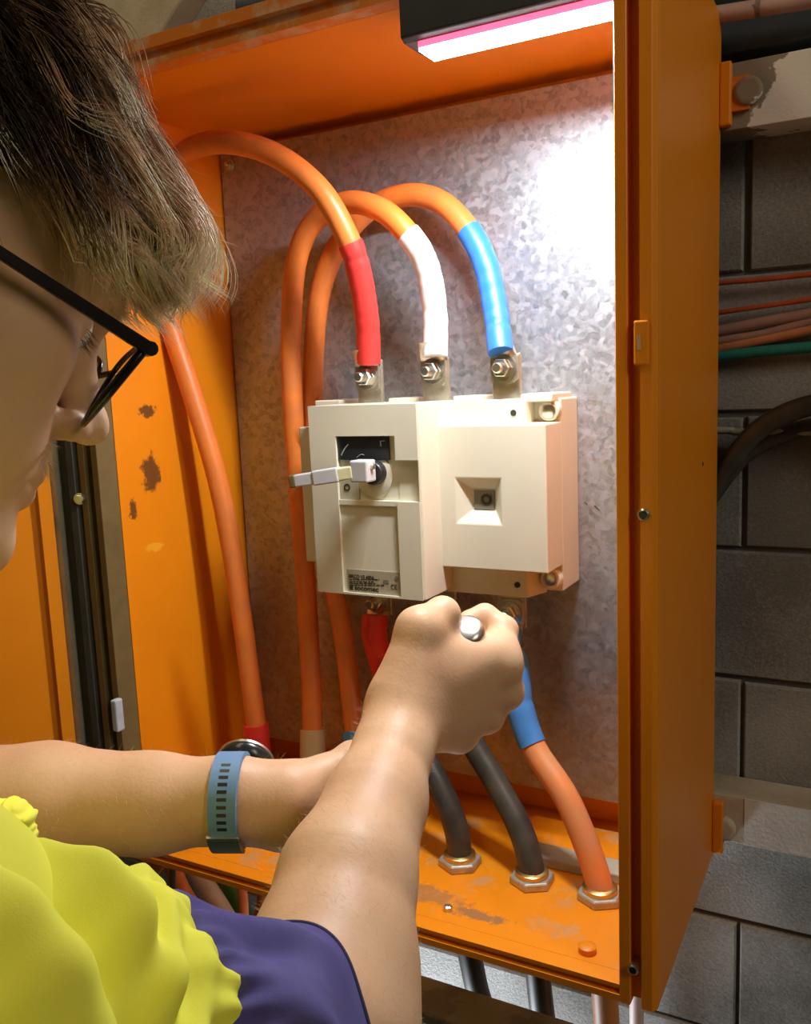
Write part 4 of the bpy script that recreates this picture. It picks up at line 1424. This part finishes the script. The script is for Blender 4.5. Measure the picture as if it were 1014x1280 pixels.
# ---- eyes, brows, stubble
for s in (-1, 1):
    V, Q = surface(lambda P, s=s: ell(to_head(P), (0.0765, 0.031 * s, 0.0155), (0.0122, 0.0125, 0.0122)), *box_of([H(0.0765, 0.031 * s, 0.0155)], 0.015), 0.0012, 4)
    mesh_np('eye', V, Q, M['eye'], person)


def strands(name, paths, radii, tones, mat, parent, kind=None, sides=3):
    """Tapered three-sided hairs; paths (n, k, 3), radii (n,), tones (n, k, 3)."""
    paths = np.asarray(paths)
    n, k, _ = paths.shape
    T = np.gradient(paths, axis=1)
    T /= np.linalg.norm(T, axis=2, keepdims=True) + 1e-9
    ref = np.tile(np.array([0.3, 0.5, 0.81]), (n, k, 1))
    U = np.cross(T, ref)
    U /= np.linalg.norm(U, axis=2, keepdims=True) + 1e-9
    Wv = np.cross(T, U)
    tp = np.clip(1.0 - (np.linspace(0, 1, k) ** 3) * 0.92, 0.08, 1)
    r = radii[:, None] * tp[None]
    ring = []
    for q in range(sides):
        a = 2 * pi * q / sides
        ring.append(paths + r[..., None] * (U * cos(a) + Wv * sin(a)))
    V = np.stack(ring, 2).reshape(-1, 3)
    idx = np.arange(n * k * sides).reshape(n, k, sides)
    Q = []
    for q in range(sides):
        q2 = (q + 1) % sides
        Q.append(np.stack([idx[:, :-1, q], idx[:, :-1, q2], idx[:, 1:, q2], idx[:, 1:, q]], -1).reshape(-1, 4))
    Q = np.concatenate(Q)
    o = mesh_np(name, V, Q, mat, parent)
    if tones is not None:
        at_ = o.data.color_attributes.new('hair_tone', 'FLOAT_COLOR', 'POINT')
        tn = np.repeat(np.asarray(tones)[:, :, None, :], sides, axis=2).reshape(-1, 3)
        at_.data.foreach_set('color', np.concatenate([tn, np.ones((len(tn), 1))], 1).astype(np.float32).ravel())
    if kind:
        o['kind'] = kind
    return o


GL = np.array([0, 0, -1.0]) @ HR               # gravity seen from the head
ROOT, MID, TIP = np.array([0.050, 0.026, 0.010]), np.array([0.52, 0.315, 0.17]), np.array([1.0, 0.735, 0.53])


def sdf_hair(Pw):
    P = to_head(Pw)
    d = ell(P, (-0.012, 0, 0.056), (0.0985, 0.0795, 0.0790))
    x, z = P[:, 0], P[:, 2]
    line = np.interp(x, [-0.12, -0.06, -0.02, -0.012, 0.02, 0.03, 0.05, 0.07, 0.10], [-0.045, -0.04, -0.012, -0.012, -0.006, 0.016, 0.044, 0.066, 0.084])
    d = smax(d, line - z, 0.010)
    for y in (-0.045, -0.022, 0.0, 0.022, 0.045):
        w = 1 - (y / 0.075) ** 2 * 0.5
        a, b, c = np.array([0.045 * w, y, 0.110]), np.array([0.076 * w, y, 0.093]), np.array([0.096 * w, y * 1.02, 0.076])
        d = sm(d, cone(P, a, b, 0.014, 0.011), 0.02)
        d = sm(d, cone(P, b, c, 0.011, 0.004), 0.02)
    return d


V, Q = surface(sdf_hair, *box_of([H(x, y, z) for x in (-0.12, 0.13) for y in (-0.09, 0.09) for z in (-0.06, 0.15)], 0.01), 0.0025)
hair = mesh_np('hair', V, Q, M['hair_under'], person)
lv = to_head(V)
a_ = hair.data.color_attributes.new('hair_tone', 'FLOAT_COLOR', 'POINT')
tt = np.clip((lv[:, 0] - 0.02) / 0.09, 0, 1)[:, None]
tn = ROOT * (1 - tt) + MID * 0.7 * tt
a_.data.foreach_set('color', np.concatenate([tn, np.ones((len(tn), 1))], 1).astype(np.float32).ravel())

g = np.random.default_rng(11)
CC, CR = np.array([-0.012, 0, 0.056]), np.array([0.101, 0.081, 0.082])
HL = ([-0.12, -0.06, -0.02, -0.012, 0.02, 0.03, 0.05, 0.07, 0.10], [-0.045, -0.03, -0.012, -0.012, -0.006, 0.016, 0.046, 0.068, 0.088])


def hair_paths(root, flow, length, lift, front, wave, ks):
    p = root.copy()
    S_ = (root - CC) / CR
    S_ /= np.linalg.norm(S_, axis=1)[:, None]
    v = flow * 0.9 + S_ * 0.35
    out = [p.copy()]
    for i in range(ks - 1):
        t = i / (ks - 1)
        hang = np.clip((p[:, 0] - 0.105) / 0.030, 0, 1) * front          # past the brow the locks fall
        gw = (0.10 + 0.15 * t) * (1 - hang) + 0.55 * hang
        aim = flow * (1 - gw)[:, None] + GL * gw[:, None] * 1.2
        v = v * 0.55 + 0.45 * aim + wave * (0.30 * sin(5.0 * t + 1.0))
        v /= np.linalg.norm(v, axis=1)[:, None]
        p = p + v * (length / (ks - 1))[:, None]
        q = (p - CC) / CR
        ln = np.linalg.norm(q, axis=1)
        pn = CC + q / ln[:, None] * lift[:, None] * CR
        low = np.clip(p[:, 2] / 0.03, 0, 1)[:, None] * (ln < lift)[:, None]
        p = p + (pn - p) * low
        out.append(p.copy())
    return np.stack(out, 1)


KS, NG = 14, 520
n0 = NG * 4
th_, ph = g.uniform(-pi, pi, n0), np.arcsin(g.uniform(0, 1, n0))
S = np.stack([np.cos(th_) * np.cos(ph), np.sin(th_) * np.cos(ph), np.sin(ph)], 1)
gr = CC + S * CR
gr = gr[gr[:, 2] > np.interp(gr[:, 0], *HL)][:NG]
NG = len(gr)
crown = np.array([-0.075, 0.005, 0.118])
flow = gr - crown
S_ = (gr - CC) / CR
S_ /= np.linalg.norm(S_, axis=1)[:, None]
flow -= S_ * (flow * S_).sum(1)[:, None]
flow /= np.linalg.norm(flow, axis=1)[:, None]
flow = flow + g.normal(0, 0.20, (NG, 3)) + np.array([0.35, 0, 0])
flow -= S_ * (flow * S_).sum(1)[:, None] * 0.8
flow /= np.linalg.norm(flow, axis=1)[:, None]
gfront = np.clip((gr[:, 0] + 0.02) / 0.07, 0, 1)
glen = (0.052 + 0.026 * gfront) * g.uniform(0.8, 1.15, NG)
glift = 1.03 + (0.06 + 0.10 * gfront) * g.uniform(0, 1, NG) ** 1.3
G_ = hair_paths(gr, flow, glen, glift, gfront, g.normal(0, 0.5, (NG, 3)), KS)
PER = 30
offs = g.normal(0, 1, (NG, PER, 3)) * np.array([0.0042, 0.0042, 0.0036])
tpar = np.linspace(0, 1, KS)
spread = (1 - 0.62 * tpar ** 0.8)[None, None, :, None]
curl = g.normal(0, 1, (NG, PER, 1, 3)) * (tpar[None, None, :, None] ** 2) * 0.0034
P_ = G_[:, None] + offs[:, :, None, :] * spread + curl
fly = g.uniform(0, 1, (NG, PER)) < 0.02
P_ = P_ + (fly[:, :, None, None] * g.normal(0, 1, (NG, PER, 1, 3)) * (tpar[None, None, :, None] ** 1.6) * 0.010)
trim_ = g.uniform(0.80, 1.08, (NG, PER))[:, :, None, None]
P_ = P_[:, :, :1] + (P_ - P_[:, :, :1]) * trim_
P_ = P_.reshape(-1, KS, 3)
fr_ = np.repeat(gfront, PER)[:, None] * np.clip((P_[:, :, 0] - 0.05) / 0.03, 0, 1)
P_[:, :, 0] += 0.019 * fr_ * np.exp(-((P_[:, :, 2] - 0.082) / 0.026) ** 2)
zmin = 0.056 + np.repeat(g.normal(0, 0.006, NG), PER)[:, None]
P_[:, :, 2] = np.where((P_[:, :, 2] < zmin) & (fr_ > 0.2), zmin + (P_[:, :, 2] - zmin) * (1 - 0.72 * fr_), P_[:, :, 2])
NS = len(P_)
gt = g.normal(0, 0.18, NG)
front = np.repeat(gfront, PER)
ct = np.repeat(gt, PER)
kk = np.clip((P_[:, :, 0] - 0.022 + 0.10 * ct[:, None]) / 0.060, 0, 1) * np.clip(0.25 + 1.4 * tpar[None], 0, 1)
kk = np.clip(kk + 0.22 * ct[:, None] * kk, 0, 1)[:, :, None]
tone = np.where(kk < 0.5, ROOT + (MID - ROOT) * (kk / 0.5), MID + (TIP - MID) * ((kk - 0.5) / 0.5))
tone = tone * (1 + ct * 1.1)[:, None, None] * g.uniform(0.75, 1.25, NS)[:, None, None]
pw = HO + P_ @ HR.T
strands('hair_strands', pw, g.uniform(0.00022, 0.00042, NS), np.clip(tone, 0.003, 1), M['hair'], hair, 'stuff')

# fair hairs on the forearms, brow and upper lip
def skin_hairs(data, pick, n, length, lean, rad_, name, mat, seed, tone=None):
    gg = np.random.default_rng(seed)
    V, Q = data
    c = V[Q]
    nrm = np.cross(c[:, 2] - c[:, 0], c[:, 3] - c[:, 1])
    area = np.linalg.norm(nrm, axis=1) * 0.5
    nrm /= np.linalg.norm(nrm, axis=1)[:, None] + 1e-12
    cen = c.mean(1)
    wgt = area * pick(cen, nrm)
    ii = gg.choice(len(Q), n, p=wgt / wgt.sum())
    b = cen[ii] + gg.normal(0, 0.0006, (n, 3))
    d = nrm[ii] * 0.30 + lean + gg.normal(0, 0.35, (n, 3))
    d /= np.linalg.norm(d, axis=1)[:, None]
    ts = np.linspace(0, 1, 4)[None, :, None]
    LL = length * gg.uniform(0.6, 1.25, n)[:, None, None]
    pth = (b - nrm[ii] * 0.0006)[:, None] + d[:, None] * ts * LL - nrm[ii][:, None] * ts ** 2 * LL * 0.12
    return strands(name, pth, np.full(n, rad_), None, mat, person, 'stuff')


ax_r = el_r - W['wr']; len_r = np.linalg.norm(ax_r); ax_r = ax_r / len_r
hd_r = arm_data[1]
skin_hairs(hd_r, lambda c, n: ((((c - W['wr']) @ ax_r) > -0.01) & (((c - W['wr']) @ ax_r) < 0.26)).astype(float), 1400, 0.008, -ax_r * 0.1 + AX[0] * -0.35, 0.00006, 'arm_hair', M['arm_hair'], 3)
ax_l = LW['a3'] - LW['wr']; ax_l = ax_l / np.linalg.norm(ax_l)
skin_hairs(arm_data[2], lambda c, n: (((c - LW['wr']) @ ax_l) > 0.0).astype(float), 1300, 0.008, -ax_l * 0.5, 0.00006, 'arm_hair', M['arm_hair'], 4)


def on_face(x0, x1, y0, y1, z0, z1):
    def pick(c, n):
        q = to_head(c)
        return ((q[:, 0] > x0) & (q[:, 0] < x1) & (np.abs(q[:, 1]) > y0) & (np.abs(q[:, 1]) < y1) & (q[:, 2] > z0) & (q[:, 2] < z1)).astype(float)
    return pick


skin_hairs(arm_data[0], on_face(0.07, 0.2, 0.012, 0.052, 0.030, 0.041), 420, 0.008, (HR @ np.array([0.2, 0, -0.2])), 0.00016, 'eyebrow', M['arm_hair'], 5)
skin_hairs(arm_data[0], on_face(0.08, 0.2, 0.0, 0.024, -0.048, -0.036), 260, 0.009, (HR @ np.array([0.5, 0, -0.8])), 0.00010, 'moustache', M['arm_hair'], 6)
skin_hairs(arm_data[0], on_face(0.06, 0.2, 0.024, 0.042, 0.010, 0.016), 70, 0.009, (HR @ np.array([1.0, 0, -0.5])), 0.00014, 'eyelash', M['dark_plastic'], 7)

# ---- clothing
def sleeve(name, a, b, r0, r1, mat, fold, seg=120, rows=70, thick=0.0016, bend=None):
    a, b = np.array(a), np.array(b)
    ax = b - a
    n = ax / np.linalg.norm(ax)
    u = -AX[1] - n * np.dot(-AX[1], n); u /= np.linalg.norm(u)
    w = np.cross(n, u)
    V = []
    for layer in (0, 1):
        for i in range(rows):
            t = i / (rows - 1)
            c = a + ax * t
            for k in range(seg):
                th_ = 2 * pi * k / seg
                r = r0 + (r1 - r0) * t + fold(t, th_) - layer * thick
                V.append(c + r * (u * cos(th_) + w * sin(th_)) + (n * bend(t, th_) if bend else 0))
    V = np.array(V)
    idx = np.arange(2 * rows * seg).reshape(2, rows, seg)
    nx = np.roll(idx, -1, axis=2)
    Q = [np.stack([idx[0, :-1], nx[0, :-1], nx[0, 1:], idx[0, 1:]], -1).reshape(-1, 4),
         np.stack([idx[1, :-1], idx[1, 1:], nx[1, 1:], nx[1, :-1]], -1).reshape(-1, 4),
         np.stack([idx[0, -1], nx[0, -1], nx[1, -1], idx[1, -1]], -1).reshape(-1, 4),
         np.stack([idx[0, 0], idx[1, 0], nx[1, 0], nx[0, 0]], -1).reshape(-1, 4)]
    return mesh_np(name, V, np.concatenate(Q), mat, person)


def ridge(t, th_, t0, th0, dt, dth, amp, slope=0.0):
    d_th = (th_ - th0 + pi) % (2 * pi) - pi
    return amp * math.exp(-((t - t0 - slope * d_th) / dt) ** 2 - (d_th / dth) ** 2)


def yellow_fold(t, th_):
    r = 0.0016 * sin(3 * th_ + 9 * t) + 0.0012 * sin(7 * th_ - 13 * t + 1.0) + 0.0008 * sin(17 * th_ + 23 * t)
    p = math.exp(-((1 - t) / 0.11) ** 2)
    r += p * (0.0036 * sin(17 * th_ + 2.5 * sin(4 * th_) + 6 * t) + 0.0026 * sin(31 * th_ + 1 - 9 * t)) - 0.009 * math.exp(-((1 - t) / 0.030) ** 2)
    r += ridge(t, th_, 0.88, 0.2, 0.06, 1.6, 0.005)
    r += ridge(t, th_, 0.66, 0.2, 0.045, 1.2, 0.012, 0.10) - ridge(t, th_, 0.56, 0.4, 0.05, 1.3, 0.012, 0.12)
    r += ridge(t, th_, 0.42, 0.5, 0.06, 1.2, 0.010, 0.14) - ridge(t, th_, 0.30, 0.5, 0.05, 1.2, 0.010, 0.14)
    for q in (-1.2, 0.6, 1.2):
        r += ridge(t, th_, 0.80, q, 0.035, 0.45, 0.006, -0.15) - ridge(t, th_, 0.74, q + 0.1, 0.035, 0.45, 0.006, -0.15)
    return r


def navy_fold(t, th_):
    r = 0.0020 * sin(5 * th_ + 6 * t) + 0.0020 * sin(9 * th_ - 7 * t + 2) * (1 - t)
    p = math.exp(-(t / 0.22) ** 2)
    r += p * (0.0030 * sin(17 * th_ + 2.5 * sin(4 * th_)) + 0.0022 * sin(31 * th_ + 4 * t)) - 0.005 * math.exp(-(t / 0.05) ** 2)
    for q in (-0.9, 0.35, 1.3):
        r += ridge(t, th_, 0.62, q, 0.14, 0.22, 0.006, 0.5) - ridge(t, th_, 0.45, q + 0.15, 0.14, 0.20, 0.006, 0.5)
    return r


AXU = el_r - sh_r
ysl = sleeve('hi_vis_sleeve', sh_r - AXU * 0.36, sh_r + AXU * 0.37, 0.067, 0.0590, M['yellow_cloth'], lambda t, a: yellow_fold(t, a) - (0.067 * (1 - math.sqrt(max(0.0, 1 - (1 - min(t, 0.24) / 0.24) ** 2)))), 180, 120)
nsl = sleeve('navy_sleeve', sh_r + AXU * 0.35, sh_r + AXU * 0.775, 0.0560, 0.0560, M['navy_cloth'], navy_fold, 180)
tube_pts = None
co_ = np.array([nsl.data.vertices[69 * 180 + k].co for k in range(180)])
MB().tube(np.vstack([co_, co_[:2]]), 0.0013, 6, cap=False).build('cuff_piping', M['navy_trim'], nsl, smooth=True)
AXL = el_l - sh_l
sleeve('hi_vis_sleeve', sh_l - AXL * 0.25, sh_l + AXL * 0.55, 0.068, 0.060, M['yellow_cloth'], lambda t, a: yellow_fold(t, a) * 0.6 - (0.066 * (1 - math.sqrt(max(0.0, 1 - (1 - min(t, 0.24) / 0.24) ** 2)))), 60, 60)
sleeve('navy_sleeve', sh_l + AXL * 0.52, sh_l + AXL * 0.98, 0.057, 0.058, M['navy_cloth'], navy_fold, 60, 40)


def sdf_shirt(P):
    chest = neck_base + np.array([-0.02, -0.02, -0.20])
    ax = sh_l - sh_r
    d = cone(P, sh_r + ax * 0.10, sh_l - ax * 0.10, 0.072, 0.072)
    d = sm(d, cone(P, chest + ax * 0.18, chest - ax * 0.18, 0.113, 0.113), 0.08)
    d = sm(d, cone(P, chest, pelvis, 0.128, 0.132), 0.08)
    d = sm(d, cone(P, neck_base + (0, 0, -0.02), neck_base + (HO - neck_base) * 0.18, 0.072, 0.068), 0.03)
    d = d + 0.0035 * np.sin(P[:, 0] * 55 + P[:, 2] * 30) * np.sin(P[:, 2] * 26 + P[:, 1] * 40)
    return smax(d, -cone(P, neck_base, H(-0.02, 0, -0.03), 0.0585, 0.0575), 0.004)


lo, hi = box_of([neck_base, sh_r, sh_l, pelvis], 0.15)
V, Q = surface(sdf_shirt, lo, hi, 0.006)
split = np.interp(V[Q].mean(1)[:, 2], [0, 3], [0, 3]) > (neck_base[2] - 0.27)
mesh_np('hi_vis_yoke', V, Q[split], M['yellow_cloth'], person)
mesh_np('shirt_body', V, Q[~split], M['navy_cloth'], person)


def sdf_ruffle(P):
    c = dz(-4, 1038, 0.47)
    q = P - c
    d = ell(P, c, (0.021, 0.018, 0.0165), np.stack([AX[0], AX[2], AX[1]], 1))
    x, y = q @ AX[0], q @ AX[1]
    return d + 0.0012 * np.sin(x * 700 + 3 * np.sin(y * 300)) * np.sin(y * 620 + 2 * np.sin(x * 350)) + 0.001 * np.sin(x * 380 - y * 500)


V, Q = surface(sdf_ruffle, *box_of([dz(-4, 1038, 0.47)], 0.04), 0.0010)
mesh_np('gathered_collar', V, Q, M['yellow_cloth'], person)


def sdf_trousers(P):
    d = cone(P, pelvis + (0, 0, 0.02), pelvis + (0, 0, -0.03), 0.135, 0.13)
    for hp, kn, an in ((hip_r, kn_r, an_r), (hip_l, kn_l, an_l)):
        d = sm(d, cone(P, hp, kn, 0.098, 0.072), 0.04)
        d = sm(d, cone(P, kn, an + (0, 0, 0.03), 0.072, 0.062), 0.03)
    return d + 0.003 * np.sin(P[:, 2] * 60 + P[:, 0] * 30) * np.sin(P[:, 1] * 45)


V, Q = surface(sdf_trousers, *box_of([pelvis, an_r, an_l], 0.15), 0.010)
mesh_np('trousers', V, Q, M['trousers'], person)
for an in (an_r, an_l):
    V, Q = surface(lambda P, an=an: smax(sm(cone(P, an + (0, -0.02, 0.05), an - (0, 0.02, 0.03), 0.05, 0.048), cone(P, an - (0, 0.03, 0.035), an + (0.02, 0.17, -0.045), 0.045, 0.036), 0.03), 0.002 - P[:, 2], 0.004), *box_of([an, an + (0, 0.18, -0.08)], 0.07), 0.006)
    mesh_np('boot', V, Q, M['boots'], person)

# ================================================================== SPECTACLES, WATCH, TOOL
gl = thing('eyeglasses', tuple(H(0.1, 0, 0.01)), 'black framed eyeglasses worn low on the nose', 'eyeglasses')
for s in (-1, 1):
    ctrl = [(0.104, 0.066, 0.017), (0.108, 0.050, 0.021), (0.110, 0.030, 0.020), (0.111, 0.015, 0.014), (0.110, 0.0115, 0.002), (0.108, 0.015, -0.013), (0.104, 0.028, -0.0225),
            (0.100, 0.045, -0.0215), (0.099, 0.058, -0.012), (0.101, 0.0655, 0.004), (0.104, 0.066, 0.017)]
    ctrl = [(x, y * s, z) for x, y, z in ctrl]
    P = spline(ctrl, 8)
    Pw = np.array([H(*q) for q in P])
    yy = np.abs(P[:, 1])
    rr = 0.0014 + 0.0009 * np.clip((yy - 0.03) / 0.03, 0, 1)
    rim = MB().tube(np.vstack([Pw, Pw[:2]]), np.append(rr, rr[:2]), 10, cap=False).build('rim', M['frame_black'], gl, smooth=True)
    cen = Pw.mean(0)
    MB().add([cen] + list(Pw[:-1]), [(0, i + 1, (i + 1) % (len(Pw) - 1) + 1) for i in range(len(Pw) - 1)]).build('lens', M['glass'], rim)
    A, B, C_ = np.array([0.105, 0.068 * s, 0.016]), np.array([0.04, 0.076 * s, 0.018]), np.array([-0.012, 0.080 * s, 0.020])
    tp = spline([H(*A), H(*B), H(*C_), H(-0.032, 0.080 * s, 0.006), H(-0.040, 0.079 * s, -0.016)], 8)
    m = MB()
    upv = HR[:, 2]; lv_ = HR[:, 1]
    n = len(tp)
    vs = []
    for i in range(n):
        hgt = 0.0031 - 0.0008 * min(i / 10, 1)
        for (a, b) in ((-1, -1), (1, -1), (1, 1), (-1, 1)):
            vs.append(tp[i] + lv_ * a * 0.0016 + upv * b * hgt)
    fs = [(i * 4 + k, i * 4 + (k + 1) % 4, (i + 1) * 4 + (k + 1) % 4, (i + 1) * 4 + k) for i in range(n - 1) for k in range(4)] + [(0, 1, 2, 3), tuple((n - 1) * 4 + k for k in range(4))]
    m.add(vs, fs).build('temple', M['frame_black'], gl, bevel=0.0006)
    MB().tube([H(0.1055, 0.0685 * s, 0.0165), H(0.1055, 0.062 * s, 0.0165)], 0.0034, 10).build('hinge_block', M['frame_black'], gl, smooth=True, auto=50)
MB().tube(spline([H(0.110, -0.0125, 0.007), H(0.114, 0, 0.011), H(0.110, 0.0125, 0.007)], 6), 0.0016, 8).build('bridge', M['frame_black'], gl, smooth=True)

# watch: strap is a ring round the wrist, face turned away
wc = dz(290, 1000, 0.6475)
wx = (LW['wr'] - LW['a2']); wx /= np.linalg.norm(wx)
wu = -AX[1] - wx * np.dot(-AX[1], wx); wu /= np.linalg.norm(wu)
wv = np.cross(wx, wu)
wv = wv if np.dot(wv, -AX[2]) > 0 else -wv
watch = thing('wristwatch', tuple(wc), 'wristwatch with slate blue perforated strap on the rear wrist', 'watch')


def ring_pt(th_, r, s):        # th_ = 0 up, +90 deg toward the viewer
    return wc + wu * cos(th_) * (0.0318 + r) + wv * sin(th_) * (0.0278 + r) + wx * s


def ring_band(a0, a1, r0, r1, hw, n=48):
    m = MB()
    vs, fs = [], []
    for i in range(n + 1):
        t = a0 + (a1 - a0) * i / n
        for (r, s) in ((r0, -hw), (r1, -hw * 0.94), (r1, hw * 0.94), (r0, hw)):
            vs.append(ring_pt(t, r, s))
    for i in range(n):
        for k in range(4):
            fs.append((i * 4 + k, i * 4 + (k + 1) % 4, i * 4 + 4 + (k + 1) % 4, i * 4 + 4 + k))
    fs += [(0, 1, 2, 3), (n * 4, n * 4 + 1, n * 4 + 2, n * 4 + 3)]
    return m.add(vs, fs)


st = ring_band(0.0, 2 * pi, 0.0, 0.0028, 0.0105, 72).build('strap', M['strap'], watch, smooth=True, auto=40)
for i in range(10):
    th_ = RAD(30 + 8.8 * i)
    ring_band(th_ - 0.035, th_ + 0.035, 0.0024, 0.00292, 0.0036, 2).build('strap_slot', M['dark_plastic'], st)
ring_band(RAD(122), RAD(162), 0.0026, 0.0052, 0.0118, 10).build('keeper', M['strap_dark'], watch, smooth=True, auto=40)
ring_band(RAD(118.5), RAD(122), 0.0026, 0.0052, 0.0120, 4).build('buckle', M['steel'], watch, smooth=True, auto=40)
cc_ = ring_pt(RAD(-62), 0.003, 0.003)
cn = ring_pt(RAD(-62), 0.02, 0.003) - cc_
MB().lathe([(0.019, -0.003), (0.0215, 0.0), (0.0215, 0.006), (0.0195, 0.0085), (0.017, 0.0085)], cc_, cn, 36).build('watch_case', M['watch_case'], watch, smooth=True, auto=40)
MB().lathe([(0.0222, 0.004), (0.0222, 0.0062), (0.0205, 0.0070)], cc_, cn, 36).build('bezel', M['steel'], watch, smooth=True, auto=40)

tool = thing('socket_driver', tuple(TOOL_A), 'silver round-ended tool gripped in the front hand', 'tool')
ta = TOOL_B - TOOL_A
tl = np.linalg.norm(ta)
MB().lathe([(0.0035, 0.0), (0.0115, 0.0006), (0.0155, 0.0028), (0.0166, 0.007), (0.0150, tl * 0.82), (0.012, tl * 0.9), (0.008, tl)], TOOL_A, ta, 28).build('grip', M['steel'], tool, smooth=True, auto=50)
MB().lathe([(0.0152, tl * 0.20), (0.0158, tl * 0.21), (0.0158, tl * 0.27), (0.0152, tl * 0.28)], TOOL_A, ta, 28).build('collar', M['dark_steel'], tool, smooth=True, auto=50)
